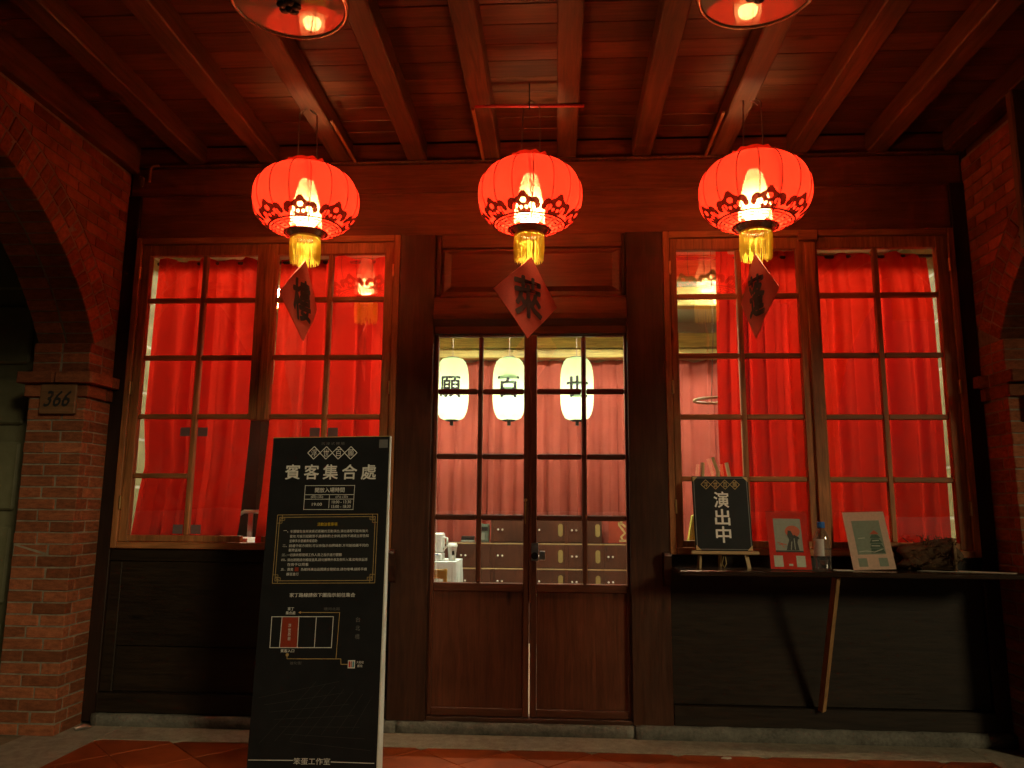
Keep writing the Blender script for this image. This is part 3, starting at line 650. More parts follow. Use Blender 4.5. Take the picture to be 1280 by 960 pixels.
# curtains
def curtain(label, name, x_l, x_r, zt, zb, yc, folds, amp, mat, seed, group, nz=26, per=26):
    rnd = random.Random(seed); nu = folds*per; bm = B(); rows = []; ph = [rnd.uniform(0, 6.28) for _ in range(6)]
    def lerp(tab, z):
        tab = sorted(tab)
        for (za, a), (zb_, b) in zip(tab, tab[1:]):
            if za <= z <= zb_: return a+(b-a)*(z-za)/(zb_-za)
        return tab[0][1] if z < tab[0][0] else tab[-1][1]
    for i in range(nz+1):
        t = i/nz; z = zt+(zb-zt)*t; a, b = lerp(x_l, z), lerp(x_r, z); row = []
        for k in range(nu+1):
            u = k/nu; w = u*folds*2*pi
            w2 = w+0.9*sin(w*0.37+ph[0])+0.7*t*sin(ph[1]+u*9); f = 1.3*(1-2*abs(sin(w2/2))**1.4)*(0.75+0.25*sin(w*0.21+ph[1]))+0.40*sin(w*0.53+ph[2]+0.8*t)+0.20*sin(w*1.9+ph[3]+1.5*t)
            yy = yc+amp*(0.45+0.55*min(1, t*3+0.2))*f; xx = a+(b-a)*u+amp*0.35*sin(w*2+ph[4])*0.4
            row.append(bm.verts.new((xx, yy, z+(0.012*sin(w*0.5+ph[5]) if i == 0 else 0))))
        rows.append(row)
    for i in range(nz):
        for k in range(nu): bm.faces.new((rows[i][k], rows[i][k+1], rows[i+1][k+1], rows[i+1][k]))
    return tag(obj(name, bm, mat, smooth=True), label, 'curtain', group)
g = 'red curtains hung inside the windows'
curtain('red curtain panel hanging in the left half of the left window', 'red_curtain', [(1.1, -2.985), (1.25, -2.965), (1.5, -2.94), (1.69, -2.91), (2.0, -2.945), (3.2, -2.930)], [(1.1, -2.235), (1.3, -2.215), (1.7, -2.193), (2.0, -2.180), (3.2, -2.185)], 3.185, 1.0, 0.19, 5, 0.050, 'curtain_red', 3, g)
curtain('red curtain panel hanging behind the black standing sign', 'red_curtain', [(1.1, -2.085), (1.25, -2.073), (1.5, -2.052), (1.9, -2.030), (2.4, -2.012), (3.2, -2.005)], [(1.0, -1.12), (3.2, -1.14)], 3.19, 1.0, 0.20, 5, 0.050, 'curtain_red', 5, g)
curtain('red curtain panel hanging behind the easel sign', 'red_curtain', [(1.1, 1.11), (2.0, 1.10), (3.2, 1.12)], [(1.0, 1.715), (3.2, 1.70)], 3.20, 1.0, 0.19, 5, 0.050, 'curtain_red', 8, g)
curtain('red curtain panel hanging in the right half of the right window', 'red_curtain', [(1.0, 1.735), (3.2, 1.73)], [(1.1, 2.585), (2.0, 2.598), (2.8, 2.600), (3.2, 2.572)], 3.175, 1.0, 0.20, 5, 0.050, 'curtain_red', 12, g)
curtain('faded pink pleated curtain covering the back of the room', 'pink_curtain', [(1, -2.0), (3, -2.0)], [(1, 2.55), (3, 2.55)], 2.998, 0.4, 3.21, 26, 0.048, 'curtain_pink', 21, 'inside curtains', 22, 12)
for (a, b, lab) in ((-2.95, -1.10, 'dark curtain rod inside the left window'), (0.85, 2.62, 'dark curtain rod inside the right window')):
    bm = B(); tube(bm, [(a, 0.215, 3.165), (b, 0.215, 3.165)], 0.012, 8); tag(obj('curtain_rod', bm, 'dark_metal'), lab, 'curtain rod', 'curtain rods')

# white paper lanterns with characters
WL = None
for (x, ch, lab) in ((-0.985, '願', 'white paper lantern inside, leftmost, with the character 願'), (-0.447, '百', 'white paper lantern inside, middle one, with the character 百'), (0.185, '世', 'white paper lantern inside, rightmost, with the character 世')):
    if WL is None:
        WL = T = thing('paper_lantern', lab, 'lantern', (x, 2.0, 2.21), 'white paper lanterns inside the room')
        R, Hh = 0.155, 0.59; prof = [(0.055, 0.0)]
        for i in range(1, 41):
            t = i/41; a = max(0, 1-abs(2*t-1)**3.2)**0.42; prof.append((0.055+(R-0.055)*a+0.0022*cos(i*pi), Hh*t))
        prof.append((0.055, Hh))
        obj('paper_shell', lathe(B(), prof, 40), 'lantern_paper', T, smooth=True, local=True)
        bm = B(); torus(bm, 0.056, 0.008, (0, 0, 0)); torus(bm, 0.056, 0.008, (0, 0, Hh)); obj('rim', bm, 'dark_metal', T, local=True, smooth=True)
        bm = B(); lathe(bm, [(0.02, 0.05), (0.05, 0.09), (0.05, 0.26), (0.035, 0.33), (0.012, 0.38)], 16, cap0=True, cap1=True); obj('bulb', bm, 'bulb_white', T, local=True, smooth=True)
        bm = B(); tube(bm, [(0, 0, Hh), (0, 0, 1.06)], 0.004, 6); obj('cord', bm, 'wire', T, local=True)
        bm = B(); tube(bm, [(0, 0, -0.05), (0, 0, 0.0)], 0.018, 8); obj('finial', bm, 'dark_metal', T, local=True)
    else:
        T = copy_tree(WL); T['label'] = lab; T.location = (x, 2.0, 2.21)
        for c in [c for c in T.children if c.name.startswith('character')]: bpy.data.objects.remove(c)
    t = text('character', ch, 0.0, 0.295, 0.19, 'black_print', T, y=0, width=0.185, bold=0.022)
    for v in t.data.vertices:
        xx, zz = v.co.x, v.co.z; v.co.y = -sqrt(max(0.0001, 0.158**2-xx*xx))
# cabinet with pairs of small doors
K = thing('drawer_cabinet', 'brown wooden wall cabinet with small knobbed doors and gold label plates', 'cabinet', (-0.2, 3.0, RZ0))
fy = 2.86
obj('carcass', bx(-1.45, 0.455, fy+0.012, 3.09, RZ0, 1.052, bev=0.002), 'cabinet_x', K); obj('carcass', bx(0.457, 2.0, fy+0.012, 3.09, RZ0, 1.052, bev=0.002), 'cabinet_x', K); obj('carcass', bx(-0.675, 0.452, fy+0.013, 3.088, 1.054, 1.318, bev=0.002), 'cabinet_x', K)
strips = [-1.41, -1.035, -0.66, -0.285, 0.09, 0.455, 0.83, 1.2]
for zi, (z0, z1) in enumerate(((0.30, 0.545), (0.555, 0.795), (0.805, 1.045), (1.06, 1.31))):
    for si, sx in enumerate(strips):
        if zi == 3 and not (-0.7 < sx < 0.4): continue
        cd = obj('cabinet_door', bx(sx+0.018, sx+0.355, fy-0.004, fy+0.011, z0+0.004, z1-0.006, bev=0.003), 'cabinet_z', K)
        for dx in (0.058, 0.102):
            bm = B(); bmesh.ops.create_uvsphere(bm, u_segments=8, v_segments=6, radius=0.011); bmesh.ops.translate(bm, verts=bm.verts, vec=(sx+dx, fy-0.016, (z0+z1)/2-0.0)); obj('knob', bm, 'porcelain', cd, smooth=True)
        if sx > -0.3:
            bm = B(); cx, cz = sx+0.318, (z0+z1)/2; n = 20; poly = [(cx+0.024*cos(a)*(1), cz+(0.040 if sin(a) > 0 else -0.040)+0.024*sin(a)) for a in [2*pi*i/n for i in range(n)]]
            pl = obj('label_plate', prism(bm, poly, 'y', fy-0.008, fy-0.0045), 'label_gold', cd)
    obj('shelf_edge', bx(-1.45 if zi < 3 else -0.675, 2.0 if zi < 3 else 0.452, fy-0.006, fy+0.011, z1-0.004, z1+0.006, bev=0.001), 'pale_x', K)
for sx in strips[:6]: obj('cabinet_stile', bx(sx-0.016, sx+0.016, fy-0.003, fy+0.0115, 0.30, 1.30 if -0.7 < sx < 0.4 else 1.04, bev=0.002), 'cabinet_z', K)
# things on and before the cabinet
tag(obj('red_card', bx(0.52, 0.80, 2.93, 2.945, 1.056, 1.32, bev=0.001), 'print_red'), 'red card with a gold figure standing on the cabinet', 'card')
bm = flines([((0.66, 1.28), (0.63, 1.24), (0.66, 1.20), (0.69, 1.16), (0.65, 1.12), (0.67, 1.08)), ((0.62, 1.26), (0.66, 1.25), (0.70, 1.22)), ((0.63, 1.08), (0.71, 1.085))], 0.022, 2.928)
o = obj('gold_figure', bm, 'print_gold', bpy.data.objects['red_card'])
T = thing('desk_device', 'small grey-green box with a screen standing on the cabinet', 'device', (-0.76, 2.95, 1.054)); obj('body', bx(-0.80, -0.70, 2.92, 2.98, 1.055, 1.24, bev=0.006), 'device_green', T); obj('screen', bx(-0.785, -0.745, 2.914, 2.919, 1.08, 1.15, bev=0.001), 'stone_plate', T); obj('grille', bx(-0.785, -0.715, 2.914, 2.919, 1.17, 1.21, bev=0.001), 'dark_metal', T)
T = thing('flat_box', 'low dark box lying on the left end of the cabinet', 'box', (-0.93, 2.95, 1.054)); obj('lower_tray', bx(-0.99, -0.85, 2.9, 3.0, 1.055, 1.075, bev=0.004), 'stone_plate', T); obj('lid', bx(-0.985, -0.855, 2.9, 3.0, 1.077, 1.115, bev=0.004), 'dark_metal', T)
# table with white cloth, coffee maker, cup, chair
T = thing('cloth_table', 'small table under a pleated white cloth behind the left door leaf', 'table', (-1.2, 2.0, RZ0))
obj('table_top', bx(-1.55, -0.90, 1.78, 2.25, 0.90, 0.925, bev=0.004), 'interior_x', T)
for (a, b) in ((-1.5, 1.84), (-0.96, 1.84), (-1.5, 2.19), (-0.96, 2.19)): obj('leg', bx(a-0.02, a+0.02, b-0.02, b+0.02, RZ0, 0.899, bev=0.003), 'interior_z', T)
bm = B(); path = []
for (a, b) in (((-1.56, 1.77), (-0.89, 1.77)), ((-0.89, 1.77), (-0.89, 2.26))):
    for i in range(60): t = i/60; path.append((a[0]+(b[0]-a[0])*t, a[1]+(b[1]-a[1])*t))
r0 = [bm.verts.new((p[0], p[1], 0.931)) for p in path]; r1 = []
for i, p in enumerate(path):
    f = 0.022*sin(i*1.1)+0.01*sin(i*2.3); r1.append(bm.verts.new((p[0]+f+0.02, p[1]-abs(f)-0.01, 0.30)))
for i in range(len(path)-1): bm.faces.new((r0[i], r0[i+1], r1[i+1], r1[i]))
v = [bm.verts.new(q) for q in ((-1.56, 1.77, 0.931), (-0.89, 1.77, 0.931), (-0.89, 2.26, 0.931), (-1.56, 2.26, 0.931))]; bm.faces.new(v)
tag(obj('tablecloth', bm, 'cloth_white', smooth=False), 'white pleated cloth hanging over the small table inside', 'tablecloth')
T = thing('coffee_urn', 'white drinks dispenser standing on the white cloth inside', 'dispenser', (-1.09, 1.95, 0.932)); obj('body', bx(-1.22, -1.03, 1.88, 2.05, 1.0, 1.175, bev=0.012), 'plastic_white', T)
obj('base', bx(-1.22, -1.03, 1.86, 2.05, 0.933, 0.998, bev=0.008), 'plastic_white', T); obj('stripe', bx(-1.20, -1.06, 1.855, 1.859, 0.985, 0.992, bev=0), 'plastic_blue', T)
bm = B(); tube(bm, [(-1.03, 1.93, 1.14), (-0.995, 1.93, 1.13), (-0.99, 1.93, 1.06), (-1.028, 1.93, 1.03)], 0.011, 8); obj('handle', bm, 'plastic_white', T, smooth=True)
T = thing('paper_cup', 'white paper cup with lid and printed mark beside the dispenser', 'cup', (-0.945, 1.93, 0.932))
bm = B(); lathe(bm, [(0.030, 0.001), (0.043, 0.125)], 20, (-0.945, 1.93, 0.932), cap0=True); obj('body', bm, 'plastic_white', T, smooth=True)
bm = B(); lathe(bm, [(0.047, 0.122), (0.048, 0.140), (0.042, 0.143), (0.040, 0.155), (0.0, 0.156)], 20, (-0.945, 1.93, 0.932)); obj('lid', bm, 'plastic_white', T, smooth=True)
obj('printed_mark', bx(-0.942, -0.920, 1.8885, 1.8895, 0.985, 1.02, bev=0), 'dark_metal', T)
T = thing('wood_chair', 'yellow wooden chair back before the white cloth table', 'chair', (-1.12, 1.45, RZ0))
for s in (-1, 1):
    obj('back_post', bx(-1.10+s*0.17-0.016, -1.10+s*0.17+0.016, 1.40, 1.43, RZ0, 1.02 if s < 0 else 0.90, bev=0.005), 'yellow_wood', T); obj('leg', bx(-1.10+s*0.17-0.016, -1.10+s*0.17+0.016, 1.05, 1.08, RZ0, 0.50, bev=0.004), 'yellow_wood', T)
obj('seat', bx(-1.29, -0.91, 1.04, 1.44, 0.50, 0.53, bev=0.008), 'yellow_wood', T); obj('back_rail', bx(-1.26, -0.914, 1.402, 1.428, 0.82, 0.895, bev=0.006), 'yellow_wood', T)
# bar chair behind the gap in the curtain
T = thing('metal_chair', 'silver metal chair back seen in the gap of the left curtains', 'chair', (-2.34, 0.72, RZ0))
bm = B(); tube(bm, [(-2.50, 0.80, 1.0), (-2.50, 0.82, 1.25), (-2.48, 0.83, 1.33), (-2.43, 0.83, 1.36), (-2.32, 0.83, 1.36), (-2.27, 0.83, 1.33), (-2.25, 0.82, 1.25), (-2.25, 0.80, 1.0)], 0.016, 10); obj('back_hoop', bm, 'steel', T, smooth=True)
obj('back_splat', bx(-2.395, -2.355, 0.815, 0.828, 1.0, 1.35, bev=0.003), 'steel', T); obj('seat', bx(-2.55, -2.20, 0.44, 0.84, 0.975, 1.0, bev=0.01), 'steel', T)
for (a, b) in ((-2.53, 0.46), (-2.22, 0.46), (-2.53, 0.82), (-2.22, 0.82)): obj('leg', bx(a-0.012, a+0.012, b-0.012, b+0.012, RZ0, 0.974, bev=0.003), 'steel', T)
tag(obj('paper_stack', bx(-2.52, -2.26, 0.50, 0.74, 1.001, 1.17, bev=0.004), 'paper'), 'white bundle lying on the metal chair seat', 'paper')
bm = B(); torus(bm, 0.16, 0.011, (1.20, 0.75, 2.22), 40, 8); o = tag(obj('hanging_hoop', bm, 'pale_x', smooth=True), 'pale round hoop hanging inside beside the red curtain', 'hoop'); 
bm = B(); tube(bm, [(1.20, 0.91, 2.22), (1.20, 0.75, 2.75), (1.20, 0.75, 3.40)], 0.003, 6); obj('cord', bm, 'wire', o)
bm = prism(B(), [(0.86, 1.13), (1.06, 1.13), (1.05, 1.30), (0.98, 1.40), (0.90, 1.36)], 'y', 0.16, 0.22); tag(obj('yellow_bag', bm, 'bag_yellow'), 'yellow bag on the inner sill behind the easel sign', 'bag')
tag(obj('inner_sill', bx(0.76, 2.60, 0.10, 0.34, 1.09, 1.125, bev=0.004), 'facade_x'), 'inner wooden sill behind the right window', 'sill')

# ================================================================== RED LANTERNS
LR, LB = 0.318, 0.215
def lprof(t):               # t 0 bottom .. 1 top
    a = -pi/2+0.30+(pi-0.60)*t; n = 2.35
    c, s = abs(cos(a)), sin(a); return LR*c**(2/n), LB*(1 if s > 0 else -1)*abs(s)**(2/n)
def lsurf(th, t, off=0.0):
    r, z = lprof(t); lob = 1-0.014*(1-abs(cos(th*8)))*4*t*(1-t); r = r*lob
    ra_, za_ = lprof(max(0, t-0.01)); rb_, zb_ = lprof(min(1, t+0.01)); dr, dz = rb_-ra_, zb_-za_; m = sqrt(dr*dr+dz*dz)
    r += off*dz/m; z -= off*dr/m
    return Vector((r*cos(th), r*sin(th), z))
def surf_quads(bm, qs, th0, off):
    """2d quads in (angle, t) laid on the lantern surface"""
    for q in qs: bm.faces.new([bm.verts.new(lsurf(th0+p[0], p[1], off)) for p in q])
def make_lantern():
    T = thing('red_lantern', '', 'lantern', (0, 0, 0), 'red silk lanterns hanging before the shopfront')
    bm = B(); n, m = 128, 30; rows = [[bm.verts.new(lsurf(2*pi*k/n, i/m)) for k in range(n)] for i in range(m+1)]
    for i in range(m):
        for k in range(n): bm.faces.new((rows[i][k], rows[i][(k+1) % n], rows[i+1][(k+1) % n], rows[i+1][k]))
    obj('silk_shell', bm, 'lantern_red', T, smooth=True, local=True)
    rb = tube(B(), [lsurf(pi/16, i/24, 0.0012) for i in range(25)], 0.0029, 5)
    r = obj('rib', rb, 'rib_cane', T, local=True)
    for k in range(1, 16): share('rib', r.data, T, (0, 0, 0), (0, 0, k*pi/8))
    # cloud motifs above the lower fret band: a filled scroll cloud with pierced eyes
    def inside(a, b):
        a = abs(a); C_ = lambda x, y, r: (a-x)**2+(b-y)**2 < r*r
        solid = (a/0.050)**2+((b-0.056)/0.026)**2 < 1 or C_(0.054, 0.050, 0.025) or C_(0.068, 0.036, 0.017) or (a < 0.006+(0.104-b)*0.75 and 0.07 < b < 0.104) or (a < 0.040-0.25*abs(b-0.02) and b < 0.05)
        hole = C_(0.0, 0.060, 0.0135) or C_(0.041, 0.036, 0.0145) or (C_(0.050, 0.022, 0.012) and b < 0.03 and b > 0.014) or C_(0.014, 0.026, 0.008)
        return solid and not hole
    bm = B(); cs = 0.0028; vd = {}; rc = 0.222
    def vv(i, k):
        if (i, k) not in vd: vd[i, k] = bm.verts.new(lsurf(i*cs/rc, 0.150+k*cs/0.47, 0.003))
        return vd[i, k]
    for i in range(-44, 44):
        for k in range(0, 38):
            if inside((i+.5)*cs, (k+.5)*cs): bm.faces.new((vv(i, k), vv(i+1, k), vv(i+1, k+1), vv(i, k+1)))
    c0 = obj('cloud_motif', bm, 'motif', T, local=True)
    for k in range(1, 8): share('cloud_motif', c0.data, T, (0, 0, 0), (0, 0, k*pi/4))
    bm = B(); nn = 96
    for tb, ww in ((0.150, 0.018), (0.0125, 0.020)):
        surf_quads(bm, [((2*pi*k/nn, tb-ww/2), (2*pi*(k+1)/nn, tb-ww/2), (2*pi*(k+1)/nn, tb+ww/2), (2*pi*k/nn, tb+ww/2)) for k in range(nn)], 0.0, 0.0022)
    for k in range(16):
        o_ = k*pi/8; s = 0.185; q = []
        for pts in ([(-0.15, 0.035), (-0.15, 0.095), (0.15, 0.095), (0.15, 0.035), (-0.09, 0.035), (-0.09, 0.075), (0.09, 0.075), (0.09, 0.055), (-0.03, 0.055)],):
            q += stroke2([(p[0], 0.02+(p[1]-0.035)*1.7) for p in pts], 0.014)
        surf_quads(bm, q, o_, 0.0028)
        surf_quads(bm, stroke2([(-0.19, 0.02), (-0.19, 0.14)], 0.016), o_, 0.0036)
    obj('fret_band', bm, 'motif', T, local=True)
    r0, z0 = lprof(0); r1, z1 = lprof(1)
    bm = B(); lathe(bm, [(r0+0.004, z0+0.004), (r0-0.012, z0-0.012), (0.088, z0-0.030), (0.084, z0-0.034), (0.080, z0-0.012)], 32); obj('bottom_collar', bm, 'rim_metal', T, local=True, smooth=True)
    bm = B(); torus(bm, r1, 0.006, (0, 0, z1), 36, 6); obj('top_ring', bm, 'dark_metal', T, local=True, smooth=True)
    bm = B()
    for k in range(26):
        a0 = 2*pi*k/26; a1 = 2*pi*(k+1)/26; h0, h1 = 0.006+0.030*abs(sin(k*1.7)), 0.006+0.030*abs(sin((k+1)*1.7)); e = r1+0.020
        bm.faces.new([bm.verts.new(v) for v in ((r1*cos(a0), r1*sin(a0), z1), (r1*cos(a1), r1*sin(a1), z1), (e*cos(a1), e*sin(a1), z1+h1), (e*cos(a0), e*sin(a0), z1+h0))])
    obj('top_frill', bm, 'plaque_red', T, local=True)
    # gold fringe
    bm = B(); rnd = random.Random(4); zt = z0-0.028
    for k in range(150):
        a = 2*pi*k/150+rnd.uniform(-0.02, 0.02); r = 0.087+rnd.uniform(-0.006, 0.004); ln = 0.150+rnd.uniform(-0.012, 0.012); w = 0.0021; tx, ty = -sin(a), cos(a); b_ = rnd.uniform(-0.006, 0.006)
        p = [(r*cos(a), r*sin(a), zt), ((r+0.002)*cos(a)+tx*b_*0.5, (r+0.002)*sin(a)+ty*b_*0.5, zt-ln*0.5), ((r-0.003)*cos(a)+tx*b_, (r-0.003)*sin(a)+ty*b_, zt-ln)]; tube(bm, p, w, 3)
    lathe(bm, [(0.089, zt+0.006), (0.091, zt-0.004), (0.089, zt-0.016)], 36)
    fr = obj('fringe', bm, 'tassel_gold', T, local=True); fr['kind'] = 'stuff'
    # bulb and fitting
    bm = B(); lathe(bm, [(0.020, -0.168), (0.055, -0.152), (0.068, -0.12), (0.062, -0.08), (0.046, -0.050), (0.020, -0.035), (0.006, -0.032)], 20, cap0=True, cap1=True); obj('bulb', bm, 'bulb_warm', T, local=True, smooth=True)
    obj('inner_sleeve', lathe(B(), [(0.094, -0.178), (0.091, -0.09), (0.074, 0.0), (0.056, 0.08), (0.040, 0.13)], 28, cap1=True), 'lantern_sleeve', T, local=True, smooth=True)
    rnd = random.Random(31); pts = []
    for i in range(26):
        t = 0.99-0.93*i/25; pts.append(lsurf(-pi/2+0.07+0.16*(1-t)+rnd.uniform(-.018, .018), t, -0.012-0.02*sin(pi*t)))
    obj('power_cord', tube(B(), pts, 0.0042, 6), 'dark_metal', T, local=True, smooth=True)
    # hanging wires
    bm = B(); tube(bm, [(0.060, 0, z1), (0.052, 0.0, 0.56), (0.02, 0, 0.585)], 0.0042, 6); obj('hanging_wire', bm, 'wire', T, local=True)
    bm = B(); tube(bm, [(-0.060, 0, z1), (-0.052, 0.0, 0.57), (0.0, 0, 0.61), (0.02, 0, 0.585)], 0.0042, 6); obj('hanging_wire', bm, 'wire', T, local=True)
    return T
L0 = make_lantern()
spots = [(-1.523, 3.238, 'left red silk lantern with dark cloud band and gold fringe', 0.20, (0.0, radians(-1.5))), (-0.160, 3.243, 'middle red silk lantern hanging from a red bar', -0.10, (0.0, radians(0.8))), (1.163, 3.244, 'right red silk lantern before the right window', 0.04, (0.0, radians(1.0)))]
for i, (x, z, lab, rz, tilt) in enumerate(spots):
    T = L0 if i == 0 else copy_tree(L0)
    T.location = (x, -0.74, z); T.rotation_euler = (tilt[0], tilt[1], rz); T['label'] = lab; T.scale = ((1.0, 1.0, 1.0), (0.985, 0.99, 1.02), (1.02, 1.015, 1.03))[i]
T = thing('red_bar', 'red lacquered bar above the middle lantern', 'bar', (-0.166, -0.74, 3.826)); bm = B(); tube(bm, [(-0.50, -0.74, 3.836), (0.168, -0.74, 3.822)], 0.011, 10); obj('rod', bm, 'bar_red', T, smooth=True)
bm = B(); tube(bm, [(-0.166, -0.752, 3.80), (-0.166, -0.755, 3.85), (-0.166, -0.74, 3.865), (-0.166, -0.735, 3.98)], 0.004, 6); obj('hook', bm, 'dark_metal', T)
for (x, lab) in ((-1.505, 'small metal hook on the beam above the left lantern'), (1.185, 'small metal hook on the beam above the right lantern')):
    bm = B(); tube(bm, [(x+0.02, -0.74, 3.80), (x, -0.74, 3.82), (x-0.02, -0.74, 3.83), (x-0.025, -0.74, 3.98)], 0.0035, 6); tag(obj('ceiling_hook', bm, 'steel'), lab, 'hook', 'hooks holding the lanterns')
# diamond paper plaques
for (x, z, yaw, roll, ch, lab) in ((-1.515, 2.612, radians(82), 3, '樓', 'dark red diamond paper with the character 樓 under the left lantern'), (-0.167, 2.620, radians(43), -3, '萊', 'dark red diamond paper with the character 萊 under the middle lantern'), (1.148, 2.620, radians(-80), -4, '蓬', 'dark red diamond paper with the character 蓬 under the right lantern')):
    T = thing('diamond_plaque', lab, 'sign', (x, -0.74, z), 'diamond papers under the lanterns'); T.rotation_euler = (0, radians(-roll), yaw)
    q = 0.248; cu = random.uniform(0.010, 0.022); ph_ = random.uniform(0, 6)
    bend = lambda x, z: cu*(x/q)**2-0.6*cu*(z/q)**2+0.003*sin(x*21+z*13+ph_)
    bm = B(); n = 12
    for lay, dy in ((0, 0.0), (1, 0.004)):
        gr = [[bm.verts.new(((a-b)/n*q, bend((a-b)/n*q, (a+b-n)/n*q)+dy, (a+b-n)/n*q)) for b in range(n+1)] for a in range(n+1)]
        for a in range(n):
            for b in range(n): bm.faces.new((gr[a][b], gr[a+1][b], gr[a+1][b+1], gr[a][b+1]))
        if lay == 0: g0 = gr
    for a in range(n):
        for (e0, e1) in ((g0[a][0], g0[a+1][0]), (g0[a][n], g0[a+1][n]), (g0[0][a], g0[0][a+1]), (g0[n][a], g0[n][a+1])):
            bm.faces.new((e0, e1, bm.verts.new(e1.co+Vector((0, 0.004, 0))), bm.verts.new(e0.co+Vector((0, 0.004, 0)))))
    bmesh.ops.remove_doubles(bm, verts=bm.verts, dist=1e-5)
    obj('paper_board', bm, 'plaque_red', T, local=True, smooth=False)
    tx = text('character', ch, 0, 0, 0.235, 'plaque_ink', T, y=-0.0022, width=0.215, bold=0.028, shear=-0.12)
    for v in tx.data.vertices: v.co.y += bend(v.co.x, v.co.z)
    bm = B(); tube(bm, [(0, 0.003, q), (0, 0.003, q+0.05)], 0.0015, 5); obj('thread', bm, 'wire', T, local=True)

# ceiling lamps with glass dishes
CL = None
for (x, y, lab) in ((-1.262, -1.868, 'unlit round glass ceiling lamp with flower boss at the upper left'), (0.925, -1.848, 'unlit round glass ceiling lamp with flower boss at the upper right')):
    if CL is None:
        CL = T = thing('ceiling_lamp', lab, 'lamp', (x, y, 3.75), 'round ceiling lamps'); Rr = 0.262
        obj('glass_dish', lathe(B(), [(0.0, -0.006)]+[(Rr*i/12, -0.006+0.006*(i/12)**2) for i in range(1, 13)], 56), 'opal_glass', T, smooth=True, local=True)
        obj('rim', lathe(B(), [(Rr-0.006, -0.003), (Rr+0.002, -0.010), (Rr+0.012, -0.006), (Rr+0.018, 0.012), (Rr+0.014, 0.04), (Rr-0.004, 0.05)], 56), 'rim_metal', T, smooth=True, local=True)
        obj('lamp_body', lathe(B(), [(Rr-0.004, 0.045), (Rr-0.03, 0.08), (0.09, 0.10), (0.07, 0.225)], 40, cap1=True), 'rim_metal', T, smooth=True, local=True)
        bm = B()
        for k in range(5):
            a = 2*pi*k/5; bmesh.ops.create_uvsphere(bm, u_segments=10, v_segments=8, radius=0.026, matrix=Matrix.Translation((0.034*cos(a), 0.034*sin(a), -0.018)) @ Matrix.Diagonal((1, 1, 0.5, 1)))
        bmesh.ops.create_uvsphere(bm, u_segments=10, v_segments=8, radius=0.016, matrix=Matrix.Translation((0, 0, -0.028))); obj('flower_boss', bm, 'dark_metal', T, smooth=True, local=True)
    else: T = copy_tree(CL); T.location = (x, y, 3.75); T['label'] = lab

# ================================================================== SHELF AND THINGS ON IT
ZS = 1.046
SH = thing('wall_shelf', 'long dark varnished shelf under the right window with a slanted wooden strut', 'shelf', (1.7, -0.2, ZS))
obj('shelf_board', bx(0.725, 2.745, -0.385, -0.036, ZS-0.030, ZS, bev=0.005), 'varnish', SH)
bm = B(); tube(bm, [(1.612, -0.048, 0.195), (1.645, -0.335, ZS-0.033)], 0.024, 4); obj('strut', bm, 'strut_z', SH)
# easel sign
E_ = thing('easel_sign', 'black show sign on a small wooden easel standing on the shelf', 'sign', (1.03, -0.20, ZS)); E_.rotation_euler = (radians(-9), 0, 0)
for (a, b) in ((-0.155, -0.095), (0.150, 0.055)):
    bm = B(); tube(bm, [(a, 0.022, 0.002), (b, 0.022, 0.665)], 0.013, 4); obj('easel_leg', bm, 'pale_z', E_, local=True)
bm = B(); tube(bm, [(0.0, 0.024, 0.60), (-0.03, 0.024, 0.70)], 0.013, 4); obj('centre_post', bm, 'pale_z', E_, local=True)
bm = B(); tube(bm, [(0.0, 0.03, 0.62), (0.0, 0.155, 0.026)], 0.012, 4); obj('rear_leg', bm, 'pale_z', E_, local=True)
obj('ledge', box(B(), -0.205, 0.205, -0.030, 0.006, 0.082, 0.102, bev=0.003), 'pale_x', E_, local=True)
obj('sign_panel', box(B(), -0.175, 0.175, -0.010, 0.006, 0.104, 0.570, bev=0.003), 'board_black', E_, local=True)
obj('sign_frame', flines([((-0.165, 0.114), (0.165, 0.114)), ((0.165, 0.114), (0.165, 0.560)), ((0.165, 0.560), (-0.165, 0.560)), ((-0.165, 0.56), (-0.165, 0.114))], 0.005, -0.0112), 'print_grey', E_, local=True)
corner = [[(sx*0.172, zc+sz*0.0), (sx*0.140, zc), (sx*0.172, zc+sz*0.032)] for sx in (-1, 1) for (zc, sz) in ((0.108, 1), (0.566, -1))]
obj('corner_ornament', fquads([c for c in corner], -0.0125), 'print_gold', E_, local=True)
for i, ch in enumerate('浮世百願'):
    cx = -0.090+0.060*i; q = 0.030
    obj('diamond_outline', flines([((cx-q, 0.518), (cx, 0.518+q)), ((cx, 0.518+q), (cx+q, 0.518)), ((cx+q, 0.518), (cx, 0.518-q)), ((cx, 0.518-q), (cx-q, 0.518))], 0.003, -0.0115), 'print_gold', E_, local=True)
    text('title_character', ch, cx, 0.518, 0.032, 'print_gold', E_, y=-0.012, width=0.026)
for ch, z in (('演', 0.422), ('出', 0.312), ('中', 0.205)): text('sign_character', ch, 0.0, z, 0.098, 'print_white', E_, y=-0.012, width=0.090, bold=0.018)
bm = B(); tube(bm, [(0.0, 0.03, 0.075), (-0.012, 0.03, 0.03), (0.0, 0.032, 0.008), (0.014, 0.03, 0.03), (0.01, 0.03, 0.075)], 0.0025, 6); obj('chain', bm, 'brass', E_, local=True)
